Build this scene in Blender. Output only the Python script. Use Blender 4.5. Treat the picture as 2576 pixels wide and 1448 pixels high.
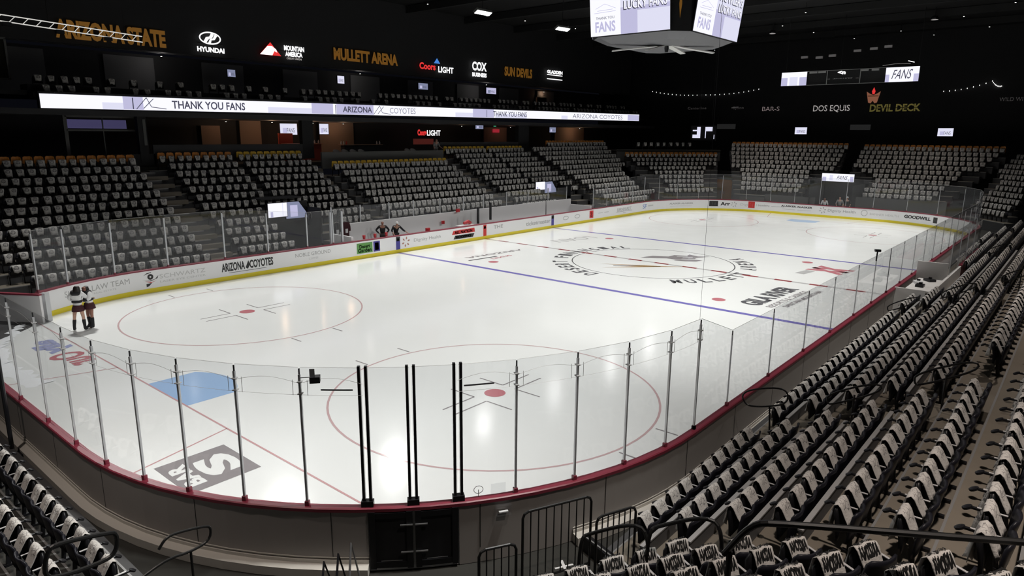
import bpy, bmesh, math, random
import numpy as np
from mathutils import Vector, Matrix
random.seed(7)
for o in list(bpy.data.objects): bpy.data.objects.remove(o)
SC = bpy.context.scene
COL = SC.collection
PI = math.pi

# ---------------------------------------------------------------- camera, world, light, exposure
CAM = (-34.4886, -18.6627, 7.0861)
def make_camera():
    yaw, pitch, roll, fpx = .70114, -.22216, .0084174, 1713.64
    d = Vector((math.cos(yaw)*math.cos(pitch), math.sin(yaw)*math.cos(pitch), math.sin(pitch)))
    r = Vector((math.sin(yaw), -math.cos(yaw), 0)); u = r.cross(d)
    r2 = r*math.cos(roll)+u*math.sin(roll); u2 = -r*math.sin(roll)+u*math.cos(roll)
    cd = bpy.data.cameras.new('camera'); co = bpy.data.objects.new('camera', cd); COL.objects.link(co)
    cd.sensor_width = 36; cd.lens = 36*fpx/2576; cd.clip_end = 400; cd.clip_start = .05
    m = Matrix((r2, u2, -d)).transposed().to_4x4(); m.translation = Vector(CAM)
    co.matrix_world = m; SC.camera = co
    return u2, r2, d, fpx
CU, CR, CD, CF = make_camera()
def proj(x, y, z):
    v = Vector((x, y, z))-Vector(CAM); q = v.dot(CD)
    if q < .3: return None
    return (1288+CF*v.dot(CR)/q, 724-CF*v.dot(CU)/q, v.length)
w = bpy.data.worlds.new('world'); SC.world = w; w.use_nodes = True
w.node_tree.nodes['Background'].inputs[0].default_value = (.6, .65, 1, 1)
w.node_tree.nodes['Background'].inputs[1].default_value = .004
SC.view_settings.view_transform = 'Standard'; SC.view_settings.look = 'None'
SC.view_settings.gamma = 1; SC.view_settings.exposure = 0
SC.cycles.transparent_max_bounces = 40
SC.cycles.max_bounces = 8; SC.cycles.diffuse_bounces = 3; SC.cycles.glossy_bounces = 3
SC.cycles.sample_clamp_indirect = 4
LAMP_W = 560        # watts per rink floodlight
LAMP_Z = 15.1

# ---------------------------------------------------------------- materials
MATS = {}
def mat(name, col, rough=.6, metal=0, emit=0, ecol=None, noise=0, nscale=8, bump=0, spec=.5, coat=0):
    if name in MATS: return MATS[name]
    m = bpy.data.materials.new(name); m.use_nodes = True; nt = m.node_tree
    b = nt.nodes['Principled BSDF']
    c = tuple(col)+(1,)
    b.inputs['Base Color'].default_value = c
    b.inputs['Roughness'].default_value = rough; b.inputs['Metallic'].default_value = metal
    b.inputs['Specular IOR Level'].default_value = spec
    b.inputs['Coat Weight'].default_value = coat
    if emit:
        b.inputs['Emission Color'].default_value = tuple(ecol or col)+(1,)
        b.inputs['Emission Strength'].default_value = emit
    if noise or bump:
        tc = nt.nodes.new('ShaderNodeTexCoord'); n = nt.nodes.new('ShaderNodeTexNoise')
        n.inputs['Scale'].default_value = nscale; n.inputs['Detail'].default_value = 5
        nt.links.new(tc.outputs['Object'], n.inputs['Vector'])
        if noise:
            mx = nt.nodes.new('ShaderNodeMix'); mx.data_type = 'RGBA'
            mx.inputs[6].default_value = tuple(v*(1-noise) for v in col)+(1,)
            mx.inputs[7].default_value = tuple(min(1, v*(1+noise)) for v in col)+(1,)
            nt.links.new(n.outputs['Fac'], mx.inputs[0]); nt.links.new(mx.outputs[2], b.inputs['Base Color'])
        if bump:
            bp = nt.nodes.new('ShaderNodeBump'); bp.inputs['Strength'].default_value = bump
            bp.inputs['Distance'].default_value = .02
            nt.links.new(n.outputs['Fac'], bp.inputs['Height']); nt.links.new(bp.outputs[0], b.inputs['Normal'])
    MATS[name] = m
    return m
def ice_mat(name, col, rough=.13):
    m = mat(name, col, rough, noise=.025, nscale=.35, spec=.5)
    nt = m.node_tree; b = nt.nodes['Principled BSDF']
    b.inputs['IOR'].default_value = 1.33
    tc = nt.nodes.new('ShaderNodeTexCoord'); n = nt.nodes.new('ShaderNodeTexNoise'); n.inputs['Scale'].default_value = .8
    n.inputs['Detail'].default_value = 6
    r = nt.nodes.new('ShaderNodeMapRange'); r.inputs[3].default_value = rough*.75; r.inputs[4].default_value = rough*1.4
    nt.links.new(tc.outputs['Object'], n.inputs['Vector']); nt.links.new(n.outputs['Fac'], r.inputs[0])
    nt.links.new(r.outputs[0], b.inputs['Roughness'])
    return m
def glass_mat():
    m = bpy.data.materials.new('clear_glass'); m.use_nodes = True; nt = m.node_tree
    for n in list(nt.nodes): nt.nodes.remove(n)
    out = nt.nodes.new('ShaderNodeOutputMaterial'); tr = nt.nodes.new('ShaderNodeBsdfTransparent')
    gl = nt.nodes.new('ShaderNodeBsdfGlossy'); gl.inputs['Roughness'].default_value = .02
    df = nt.nodes.new('ShaderNodeBsdfDiffuse'); df.inputs['Color'].default_value = (.75, .76, .8, 1)
    tr.inputs['Color'].default_value = (.965, .97, .975, 1)
    lw = nt.nodes.new('ShaderNodeLayerWeight'); pw = nt.nodes.new('ShaderNodeMath'); pw.operation = 'POWER'; pw.inputs[1].default_value = 4.5
    fr = nt.nodes.new('ShaderNodeMath'); fr.operation = 'MULTIPLY_ADD'; fr.inputs[1].default_value = .5; fr.inputs[2].default_value = .022
    nt.links.new(lw.outputs['Facing'], pw.inputs[0]); nt.links.new(pw.outputs[0], fr.inputs[0])
    m1 = nt.nodes.new('ShaderNodeMixShader'); m2 = nt.nodes.new('ShaderNodeMixShader'); m2.inputs[0].default_value = .02
    nt.links.new(fr.outputs[0], m1.inputs[0]); nt.links.new(tr.outputs[0], m1.inputs[1]); nt.links.new(gl.outputs[0], m1.inputs[2])
    nt.links.new(m1.outputs[0], m2.inputs[1]); nt.links.new(df.outputs[0], m2.inputs[2])
    nt.links.new(m2.outputs[0], out.inputs[0])
    MATS['glass'] = m
    return m
def towel_mat():
    m = mat('towel_cloth', (.62, .6, .57), .9, bump=.4, nscale=40); nt = m.node_tree; b = nt.nodes['Principled BSDF']
    at = nt.nodes.new('ShaderNodeAttribute'); at.attribute_name = 'loc'
    # ring shaped print with broken strokes, in towel-local coordinates
    sx = nt.nodes.new('ShaderNodeSeparateXYZ'); nt.links.new(at.outputs['Vector'], sx.inputs[0])
    nz = nt.nodes.new('ShaderNodeTexNoise'); nz.inputs['Scale'].default_value = 22; nz.inputs['Detail'].default_value = 3
    nt.links.new(at.outputs['Vector'], nz.inputs['Vector'])
    def mth(op, a, bb, c=None):
        n = nt.nodes.new('ShaderNodeMath'); n.operation = op
        for i, v in enumerate((a, bb, c)):
            if v is None: continue
            if isinstance(v, (int, float)): n.inputs[i].default_value = v
            else: nt.links.new(v, n.inputs[i])
        return n.outputs[0]
    vo = nt.nodes.new('ShaderNodeTexVoronoi'); vo.feature = 'DISTANCE_TO_EDGE'; vo.inputs['Scale'].default_value = 17
    nt.links.new(at.outputs['Vector'], vo.inputs['Vector'])
    x = mth('MULTIPLY', sx.outputs[0], 1.0); z = mth('SUBTRACT', sx.outputs[2], .73)
    r = mth('SQRT', mth('ADD', mth('MULTIPLY', x, x), mth('MULTIPLY', z, z)), 0)
    r = mth('ADD', r, mth('MULTIPLY', mth('SUBTRACT', nz.outputs['Fac'], .5), .10))
    band = mth('LESS_THAN', mth('ABSOLUTE', mth('SUBTRACT', r, .075), 0), .020)
    band2 = mth('LESS_THAN', mth('ABSOLUTE', mth('SUBTRACT', r, .028), 0), .012)
    front = mth('LESS_THAN', sx.outputs[1], -.006)
    f = mth('MULTIPLY', mth('MAXIMUM', band, band2), front)
    crest = mth('MULTIPLY', mth('LESS_THAN', vo.outputs['Distance'], .04), mth('LESS_THAN', mth('ABSOLUTE', mth('ADD', x, mth('MULTIPLY', mth('SUBTRACT', nz.outputs['Fac'], .5), .2)), 0), .11))
    crest = mth('MULTIPLY', crest, mth('MULTIPLY', mth('GREATER_THAN', sx.outputs[2], .72), mth('GREATER_THAN', sx.outputs[1], -.012)))
    f = mth('MAXIMUM', f, crest)
    mx = nt.nodes.new('ShaderNodeMix'); mx.data_type = 'RGBA'
    mx.inputs[6].default_value = (.62, .6, .57, 1); mx.inputs[7].default_value = (.2, .19, .19, 1)
    nt.links.new(f, mx.inputs[0]); nt.links.new(mx.outputs[2], b.inputs['Base Color'])
    return m
ICE = ice_mat('ice_white', (.86, .875, .87))
GL = glass_mat(); TOW = towel_mat()
BLK = mat('black_plastic', (.011, .011, .013), .38, spec=.35)
NAVY = mat('dark_seat_plastic', (.014, .014, .02), .4, spec=.35)
ORG = mat('orange_plastic', (.55, .2, .025), .5)
YEL = mat('yellow_plastic', (.62, .38, .02), .5)
STEEL = mat('steel', (.45, .45, .46), .35, .8)
ALU = mat('aluminium', (.6, .61, .63), .4, .6)
BRAIL = mat('black_rail_paint', (.01, .01, .01), .4)
CONC = mat('concrete', (.2, .175, .14), .85, noise=.25, nscale=1.5)
CONCD = mat('dark_concrete', (.028, .027, .023), .85, noise=.25, nscale=1.5)
RISER = mat('riser_grey', (.07, .07, .073), .7)
NOSE = mat('nosing_metal', (.3, .3, .3), .5, .3)
DARK = mat('black_wall_paint', (.012, .012, .013), .8)
DARK2 = mat('charcoal_wall_paint', (.035, .035, .037), .8)
GREYW = mat('grey_wall_paint', (.11, .11, .105), .8)
WHITEP = mat('white_panel', (.9, .9, .91), .35)
WHITEW = mat('white_wall', (.78, .77, .78), .5)
YKICK = mat('yellow_kick', (.82, .68, .03), .35)
MAROON = mat('maroon_cap', (.23, .03, .052), .38)
DASHB = mat('dasher_back', (.36, .335, .315), .55)
LEDGE = mat('cream_ledge', (.62, .59, .54), .5)
BLKT = mat('print_black', (.02, .02, .02), .4)
GRYT = mat('print_grey', (.42, .42, .42), .4)
LGRYT = mat('print_light_grey', (.6, .6, .6), .4)
REDT = mat('print_red', (.6, .03, .03), .4)
GRNT = mat('print_green', (.12, .33, .08), .4)
BLUT = mat('print_blue', (.06, .05, .3), .4)
WHT = mat('print_white', (.8, .8, .8), .4)
LBLU = mat('print_light_blue', (.2, .3, .6), .4)
RED = mat('red_plastic', (.5, .03, .04), .4)
ORAL = mat('brown_orange_letter', (.35, .14, .02), .5, emit=.10, ecol=(.9, .42, .06))
SGW = mat('sign_white_lit', (.9, .9, .9), .5, emit=1.1, ecol=(1, 1, 1))
SGW2 = mat('sign_white_dim', (.5, .5, .5), .5, emit=.35, ecol=(1, .93, .9))
SGW3 = mat('sign_grey_dim', (.3, .3, .3), .5, emit=.04, ecol=(1, .9, .9))
SGR = mat('sign_red_lit', (.7, .03, .03), .5, emit=.7, ecol=(1, .05, .05))
SGB = mat('sign_blue_lit', (.05, .2, .7), .5, emit=.6, ecol=(.1, .35, 1))
SGGO = mat('sign_gold_dim', (.3, .24, .06), .5, emit=.10, ecol=(.7, .6, .15))
SCRW = mat('screen_white', (.02, .02, .02), .4, emit=1.05, ecol=(.92, .92, 1))
SCRL = mat('screen_lavender', (.02, .02, .02), .4, emit=.72, ecol=(.72, .7, 1))
SCRM = mat('screen_pale', (.02, .02, .02), .4, emit=.9, ecol=(.82, .82, 1))
SCRD = mat('screen_ink', (.02, .02, .02), .4, emit=.12, ecol=(.5, .5, .8))
SCRDIM = mat('screen_dim_blue', (.02, .02, .02), .4, emit=.35, ecol=(.6, .66, 1))
BULB = mat('bulb', (1, 1, 1), .5, emit=5, ecol=(1, .98, .95))
SKIN1 = mat('skin_light', (.5, .3, .22), .6)
SKIN2 = mat('skin_tan', (.28, .13, .09), .6)
CLW = mat('white_jersey', (.75, .75, .75), .8)
CLB = mat('black_cloth', (.012, .012, .014), .8)
CLM = mat('dark_maroon_cloth', (.05, .01, .015), .8)
CLG = mat('grey_cloth', (.25, .25, .25), .8)
HAIRM = mat('dark_hair', (.012, .009, .008), .5)
RUB = mat('black_rubber_mat', (.03, .03, .032), .8, noise=.3, nscale=3)
SNOW = mat('snow', (.8, .82, .85), .8)
WOOD = mat('brown_door', (.28, .13, .04), .6)
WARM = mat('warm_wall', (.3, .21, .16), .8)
REDC = mat('red_counter', (.45, .06, .03), .4)

# ---------------------------------------------------------------- mesh helpers
class MB:
    def __init__(s): s.v = []; s.f = []; s.m = []; s.mats = []; s.smooth = False
    def mi(s, m):
        if m not in s.mats: s.mats.append(m)
        return s.mats.index(m)
    def add(s, vs, fs, m):
        b = len(s.v); s.v += [tuple(p) for p in vs]; k = s.mi(m)
        for f in fs: s.f.append(tuple(b+i for i in f)); s.m.append(k)
    def quad(s, pts, m): s.add(pts, [tuple(range(len(pts)))], m)
    def box(s, c, size, m, rz=0, rx=0, ry=0):
        R = Matrix.Rotation(rz, 3, 'Z') @ Matrix.Rotation(ry, 3, 'Y') @ Matrix.Rotation(rx, 3, 'X')
        vs = []
        for x in (-.5, .5):
            for y in (-.5, .5):
                for z in (-.5, .5):
                    vs.append(Vector(c)+R @ Vector((x*size[0], y*size[1], z*size[2])))
        s.add(vs, [(0,1,3,2),(4,6,7,5),(0,4,5,1),(2,3,7,6),(0,2,6,4),(1,5,7,3)], m)
    def hexa(s, b4, t4, m):
        s.add(list(b4)+list(t4), [(3,2,1,0),(4,5,6,7),(0,1,5,4),(1,2,6,5),(2,3,7,6),(3,0,4,7)], m)
    def tube(s, pts, r, m, n=8, closed=False):
        pts = [Vector(p) for p in pts]; N = len(pts); rings = []
        up = None
        for i, p in enumerate(pts):
            if closed: t = (pts[(i+1)%N]-pts[i-1])
            else: t = pts[min(i+1, N-1)]-pts[max(i-1, 0)]
            if t.length < 1e-9: t = Vector((0,0,1))
            t.normalize()
            if up is None:
                up = Vector((0,0,1)) if abs(t.z) < .9 else Vector((1,0,0))
            a = t.cross(up)
            if a.length < 1e-6: a = t.cross(Vector((0,1,0)))
            a.normalize(); b = a.cross(t); up = b
            rr = r[i] if isinstance(r, (list, tuple)) else r
            rings.append([p+a*math.cos(2*PI*k/n)*rr+b*math.sin(2*PI*k/n)*rr for k in range(n)])
        vs = [q for g in rings for q in g]; fs = []
        M = N if closed else N-1
        for i in range(M):
            for k in range(n):
                j = (i+1) % N
                fs.append((i*n+k, i*n+(k+1)%n, j*n+(k+1)%n, j*n+k))
        if not closed: fs += [tuple(range(n))[::-1], tuple((N-1)*n+k for k in range(n))]
        s.add(vs, fs, m)
    def lathe(s, prof, c, m, n=14, rot=None):
        vs = []; fs = []
        for (r, z) in prof:
            for k in range(n):
                p = Vector((r*math.cos(2*PI*k/n), r*math.sin(2*PI*k/n), z))
                if rot is not None: p = rot @ p
                vs.append(Vector(c)+p)
        for i in range(len(prof)-1):
            for k in range(n): fs.append((i*n+k, i*n+(k+1)%n, (i+1)*n+(k+1)%n, (i+1)*n+k))
        fs += [tuple(range(n))[::-1], tuple((len(prof)-1)*n+k for k in range(n))]
        s.add(vs, fs, m)
    def flat(s, pts2, faces, fn, m):
        s.add([fn(*p) for p in pts2], faces, m)
    def poly(s, pts2, fn, m): s.flat(pts2, [tuple(range(len(pts2)))], fn, m)
    def build(s, name, parent=None, smooth=False, loc=None, rz=None):
        me = bpy.data.meshes.new(name); me.from_pydata(s.v, [], s.f)
        for m in s.mats: me.materials.append(m)
        me.polygons.foreach_set('material_index', s.m)
        if smooth: me.polygons.foreach_set('use_smooth', [True]*len(s.f))
        me.update()
        o = bpy.data.objects.new(name, me); COL.objects.link(o)
        if parent is not None: o.parent = parent
        if loc is not None: o.location = loc
        if rz is not None: o.rotation_euler = (0, 0, rz)
        return o
def tag(o, label=None, cat=None, group=None, kind=None):
    if label: o['label'] = label
    if cat: o['category'] = cat
    if group: o['group'] = group
    if kind: o['kind'] = kind
    return o
def empty(name, loc, label, cat, group=None, rz=0):
    o = bpy.data.objects.new(name, None); COL.objects.link(o); o.location = loc; o.rotation_euler = (0,0,rz)
    o.empty_display_size = .2
    return tag(o, label, cat, group)
TXT = {}
def text2d(s, bold=.03, shear=0):
    k = (s, bold, shear)
    if k in TXT: return TXT[k]
    c = bpy.data.curves.new('t', 'FONT'); c.body = s; c.size = 1; c.offset = bold; c.shear = shear; c.resolution_u = 3
    c.align_x = 'CENTER'; c.space_line = .95
    o = bpy.data.objects.new('t', c); COL.objects.link(o)
    dg = bpy.context.evaluated_depsgraph_get(); me = bpy.data.meshes.new_from_object(o.evaluated_get(dg))
    vs = [(v.co.x, v.co.y) for v in me.vertices]; fs = [tuple(p.vertices) for p in me.polygons]
    bpy.data.objects.remove(o); bpy.data.curves.remove(c); bpy.data.meshes.remove(me)
    x0 = min(v[0] for v in vs); x1 = max(v[0] for v in vs); y0 = min(v[1] for v in vs); y1 = max(v[1] for v in vs)
    vs = [((v[0]-x0)/(x1-x0)-.5, (v[1]-y0)/(y1-y0)-.5) for v in vs]
    TXT[k] = (vs, fs)
    return TXT[k]
def put_text(mb, s, cx, cy, w, h, fn, m, bold=.03, shear=0, flip=False):
    vs, fs = text2d(s, bold, shear); q = -1 if flip else 1
    mb.flat([(cx+q*a*w, cy+q*b*h) for a, b in vs], fs, fn, m)
def ringpts(cx, cy, rx, ry, n=32): return [(cx+rx*math.cos(2*PI*i/n), cy+ry*math.sin(2*PI*i/n)) for i in range(n)]
def put_ring(mb, cx, cy, rx, ry, t, fn, m, n=48, a0=0, a1=2*PI):
    p = []; f = []
    for i in range(n+1):
        a = a0+(a1-a0)*i/n
        p += [(cx+(rx-t)*math.cos(a), cy+(ry-t)*math.sin(a)), (cx+rx*math.cos(a), cy+ry*math.sin(a))]
    for i in range(n): f.append((2*i, 2*i+1, 2*i+3, 2*i+2))
    mb.flat(p, f, fn, m)
def rect(mb, x0, y0, x1, y1, fn, m, nx=1):
    p = []; f = []
    for i in range(nx+1):
        x = x0+(x1-x0)*i/nx; p += [(x, y0), (x, y1)]
    for i in range(nx): f.append((2*i, 2*i+2, 2*i+3, 2*i+1))
    mb.flat(p, f, fn, m)

# ---------------------------------------------------------------- rink perimeter
HX, HY, RC = 30.48, 12.95, 8.53
L1 = 21.95; ARC = RC*PI/2; LE = 2*(HY-RC)
# s = 0 at (0, HY), growing towards +x, clockwise
SEG = [('l', L1), ('a', ARC), ('l', LE), ('a', ARC), ('l', 2*L1), ('a', ARC), ('l', LE), ('a', ARC), ('l', L1)]
PER = sum(q[1] for q in SEG)
def perim(s, off=0):
    s = s % PER
    b = [0]
    for q in SEG: b.append(b[-1]+q[1])
    i = 0
    while i < 8 and s >= b[i+1]: i += 1
    t = s-b[i]; cx = L1; cy = HY-RC
    if i == 0: return Vector((t, HY+off, 0)), Vector((0, 1, 0))
    if i == 8: return Vector((-L1+t, HY+off, 0)), Vector((0, 1, 0))
    if i == 2: return Vector((HX+off, cy-t, 0)), Vector((1, 0, 0))
    if i == 4: return Vector((L1-t, -HY-off, 0)), Vector((0, -1, 0))
    if i == 6: return Vector((-HX-off, -cy+t, 0)), Vector((-1, 0, 0))
    a0 = {1: PI/2, 3: 0, 5: -PI/2, 7: -PI}[i]; c = {1: (cx, cy), 3: (cx, -cy), 5: (-cx, -cy), 7: (-cx, cy)}[i]
    a = a0-t/RC; n = Vector((math.cos(a), math.sin(a), 0))
    return Vector((c[0], c[1], 0))+n*(RC+off), n
def s_of(x, y):
    best = min(range(3200), key=lambda i: (perim(i*PER/3200)[0]-Vector((x, y, 0))).length)
    return best*PER/3200
S_GATE0 = L1+ARC+LE+ARC+2*L1+ARC+LE   # start of near-left corner arc
def arc_s(deg): return S_GATE0+RC*math.radians(180-deg)   # position on near-left corner arc, deg measured at its centre
GA, GB = arc_s(148), arc_s(125)       # the opening
def sweep(mb, s0, s1, prof, m, step=.6, cap=True):
    """prof: closed list of (off, z)"""
    n = max(1, int(abs(s1-s0)/step)); P = len(prof); vs = []
    for i in range(n+1):
        s = s0+(s1-s0)*i/n
        for (o, z) in prof:
            p, _ = perim(s, o); vs.append((p.x, p.y, z))
    fs = []
    for i in range(n):
        for k in range(P): fs.append((i*P+k, i*P+(k+1)%P, (i+1)*P+(k+1)%P, (i+1)*P+k))
    if cap: fs += [tuple(range(P)), tuple(n*P+k for k in range(P))[::-1]]
    mb.add(vs, fs, m)

# ---------------------------------------------------------------- ice and floor
FT = .3048
def build_ice():
    mb = MB()
    pts = [perim(i*PER/260)[0] for i in range(260)]
    n = len(pts)
    mb.add([(p.x, p.y, 0) for p in pts]+[(0, 0, 0)], [(i, n, (i+1)%n) for i in range(n)], ICE)
    mb.add([(p.x, p.y, 0) for p in pts]+[(p.x, p.y, -.1) for p in pts], [(i, (i+1)%n, n+(i+1)%n, n+i) for i in range(n)], ICE)
    def c(name, col): return ice_mat(name, col)
    RL = c('ice_red_line', (.6, .36, .37)); BL = c('ice_blue_line', (.2, .18, .5)); CR_ = c('ice_circle_line', (.6, .42, .43))
    DK = c('ice_dark_print', (.12, .12, .13)); GY = c('ice_grey_print', (.3, .28, .29)); CRS = c('ice_crease_blue', (.36, .53, .8))
    RD = c('ice_red_print', (.55, .2, .23)); DR = c('ice_centre_red', (.3, .05, .06)); GD = c('ice_gold_print', (.5, .32, .14))
    PU = c('ice_blue_print', (.35, .38, .62)); GL2 = c('ice_light_grey_print', (.5, .5, .5))
    Z = .003
    def F(x, y, z=Z): return (x, y, z)
    for sx in (-1, 1):
        rect(mb, sx*7.77-.15, -HY, sx*7.77+.15, HY, F, BL, 1)
        gx = sx*89*FT
        ye = 11.3
        rect(mb, gx-.025, -ye, gx+.025, ye, F, RL)
        for sy in (-1, 1):
            mb.poly([(gx, sy*11*FT-.025), (gx, sy*11*FT+.025), (sx*HX, sy*14*FT+.025), (sx*HX, sy*14*FT-.025)], F, RL)
            cx, cy = sx*69*FT, sy*22*FT
            put_ring(mb, cx, cy, 15*FT, 15*FT, .06, F, CR_, 72)
            mb.poly(ringpts(cx, cy, .3, .3), F, RD)
            for a in (-1, 1):
                for b in (-1, 1):
                    x0 = cx+a*.6; y0 = cy+b*.23
                    rect(mb, x0, y0-.025, x0+a*1.2, y0+.025, F, GY); rect(mb, x0-.025, y0, x0+.025, y0+b*.9, F, GY)
                    rect(mb, cx+a*.86-.025, cy+b*15*FT, cx+a*.86+.025, cy+b*(15*FT+.6), F, GY)
            mb.poly(ringpts(sx*20*FT, cy, .3, .3), F, RD)
        # crease
        p = [(gx, 1.22), (gx, -1.22), (gx-sx*1.37, -1.22)]
        for i in range(1, 12):
            a = math.atan2(-1.22, 1.37)+(2*math.atan2(1.22, 1.37))*i/12; p.append((gx-sx*1.83*math.cos(a), 1.83*math.sin(a)))
        p.append((gx-sx*1.37, 1.22))
        mb.poly(p, lambda x, y: (x, y, Z*.6), CRS)
    # centre line, dashed, and circle
    rect(mb, -.12, -HY, .12, HY, F, GL2)
    y = -HY
    while y < HY:
        rect(mb, -.13, y, .13, min(HY, y+.85), lambda a, b: (a, b, Z*1.5), DR); y += 1.7
    put_ring(mb, 0, 0, 15*FT, 15*FT, .06, F, DK, 72)
    # lettering around the circle: "MULLETT ARENA" near side, "INNOVATION" far side
    def circ_text(t, a0, a1, r, flip):
        for i, ch in enumerate(t):
            if ch == ' ': continue
            a = a0+(a1-a0)*i/(len(t)-1)
            ca, sa = math.cos(a), math.sin(a)
            def fn(u, v, ca=ca, sa=sa):
                q = -1 if flip else 1
                rr = r+q*v; tt = q*u
                return (rr*ca+tt*sa, rr*sa-tt*ca, Z*1.6)
            put_text(mb, ch, 0, 0, .5, .85, fn, DK, .03)
    circ_text('MULLETT ARENA', math.radians(222), math.radians(322), 5.25, True)
    circ_text('DESERT FINANCIAL', math.radians(172), math.radians(48), 5.25, False)
    # centre marks: dark snouted emblem and gold fork
    def at(cx, cy, ang, sc=1, mx=1):
        ca, sa = math.cos(ang), math.sin(ang)
        return lambda u, v: (cx+(u*mx*ca-v*sa)*sc, cy+(u*mx*sa+v*ca)*sc, Z*1.8)
    fn = at(2.2, -.4, math.radians(-45))
    mb.poly([(-2.1, .25), (-1.2, .75), (-.3, .5), (.2, .95), (.9, .7), (1.2, 1.1), (1.5, .45), (2.2, .3), (1.3, 0), (1.0, -.4), (.3, -.3), (-.2, -.55), (-.6, -.1), (-1.3, .0)], fn, GY)
    mb.poly([(.1, -.45), (.9, -.6), (1.3, -.9), (.8, -1.2), (.2, -1.1), (-.4, -.8)], fn, GY)
    for k in range(3): mb.poly([(.2+.25*k, .5-.3*k), (.9+.2*k, .55-.3*k), (.85+.2*k, .43-.3*k), (.2+.25*k, .42-.3*k)], lambda u, v: tuple(list(fn(u, v))[:2]+[Z*2.6]), ICE)
    fg = at(-1.4, -.3, math.radians(-52))
    mb.poly([(-2.4, .55), (-.2, .3), (1.0, .08), (2.6, 0), (1.0, -.08), (-.2, -.3), (-2.4, -.55), (-.6, -.12), (.4, 0), (-.6, .12)], fg, GD)
    mb.poly([(-1.7, .06), (.9, .05), (.9, -.05), (-1.7, -.06)], fg, DK)
    # advertising on the ice
    put_text(mb, 'GILA RIVER', 0, 0, 4.6, .95, at(-3.8, -8.15, math.radians(-3)), DK, .05)
    put_text(mb, 'RESORTS & CASINOS', 0, 0, 4.2, .32, at(-3.9, -9.0, math.radians(-3)), GY, .02)
    put_text(mb, 'SANTAN MOUNTAIN', 0, 0, 4.2, .28, at(-3.4, -9.5, math.radians(-3)), GY, .04)
    put_text(mb, 'XX', 0, 0, 1.9, 1.9, at(4.5, -8.4, math.radians(-10)), RD, .1)
    mb.poly([(-1, -.4), (1, -.4), (1, .4), (-1, .4)], at(3.0, -7.55, math.radians(-10), .62), GL2)
    put_text(mb, 'ARIZONA', 0, 0, 4.6, .4, at(-4.0, 8.45, PI-.1), GY, .03)
    mb.poly([(-1.2, -.12), (1, -.12), (1, .05), (-1.2, .05)], at(-5.6, 7.9, -.1), DK)
    put_text(mb, 'LEXUS', 0, 0, 1.7, .3, at(-4.6, 7.4, 0), RD, .02)
    put_text(mb, 'LOAN', 0, 0, 3.6, 1.1, at(4.1, 8.3, PI-.2), GL2, -.005)
    f3 = at(-28.4, -4.96, 0)
    rect(mb, -.78, -.82, .78, .82, f3, GY)
    up = lambda u, v: (f3(u, v)[0], f3(u, v)[1], Z*2.8)
    fr = lambda u, v: up(-v, u)
    put_text(mb, 'S', 0, -.22, 1.0, .82, fr, ICE, .05)
    put_text(mb, 'BAR', 0, .48, 1.15, .4, fr, ICE, .05)
    f4 = lambda u, v: (-27.75-v, 6.35+u*-1, Z*2)
    put_text(mb, 'ally', -.9, 0, 1.9, 1.0, f4, PU, .05); put_text(mb, 'Our', 1.05, 0, 1.7, 1.0, f4, RD, .03)
    o = mb.build('ice_surface')
    return tag(o, kind='structure')
build_ice()
def floors():
    mb = MB()
    # concrete slab with the rink left to the ice
    pts = [perim(i*PER/200, .0)[0] for i in range(200)]
    n = 200; B = 60
    def outp(p):
        k = B/max(abs(p.x), abs(p.y)); return (p.x*k, p.y*k, -.12)
    mb.add([(p.x, p.y, -.12) for p in pts]+[outp(p) for p in pts], [(i, (i+1)%n, n+(i+1)%n, n+i) for i in range(n)], CONCD)
    tag(mb.build('floor'), kind='structure')
floors()
# tunnel floor outside the open gate and the snow scraped onto it
mb = MB(); q_ = [(-27.2, 12.6), (-27.1, 10.95), (-27.55, 10.35), (-28.3, 9.65), (-29.3, 9.1), (-36, 13), (-31, 19)]
mb.add([(x, y, -.11) for x, y in q_]+[(x, y, .012) for x, y in q_], [tuple(range(7, 14)), tuple(range(7))[::-1]]+[(i, (i+1)%7, 7+(i+1)%7, 7+i) for i in range(7)], RUB)
tag(mb.build('rubber_mat'), 'dark rubber flooring leading off the ice through the open corner gate', 'floor mat')
def snow():
    mb = MB(); rnd = random.Random(3)
    a = Vector((-27.6, 11.0, 0)); b = Vector((-29.1, 3.4, 0))
    n = 46; vs = []
    for i in range(n+1):
        t = i/n; p = a.lerp(b, t)+Vector((-.9*math.sin(t*PI)+rnd.uniform(-.12, .12), rnd.uniform(-.05, .05), 0))
        w_ = .2+.12*rnd.random(); h = .012+.02*rnd.random()
        vs += [(p.x-w_, p.y-w_*.4, .004), (p.x-w_*.3, p.y, .004+h*rnd.uniform(.5, 1)), (p.x+w_*.4, p.y, .004+h), (p.x+w_, p.y+w_*.4, .004)]
    fs = []
    for i in range(n):
        for k in range(3): fs.append((i*4+k, i*4+k+1, (i+1)*4+k+1, (i+1)*4+k))
    mb.add(vs, fs, SNOW)
    tag(mb.build('ice_shavings'), 'ridge of scraped snow on the ice by the open corner gate', 'snow', kind='stuff')
snow()

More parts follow.
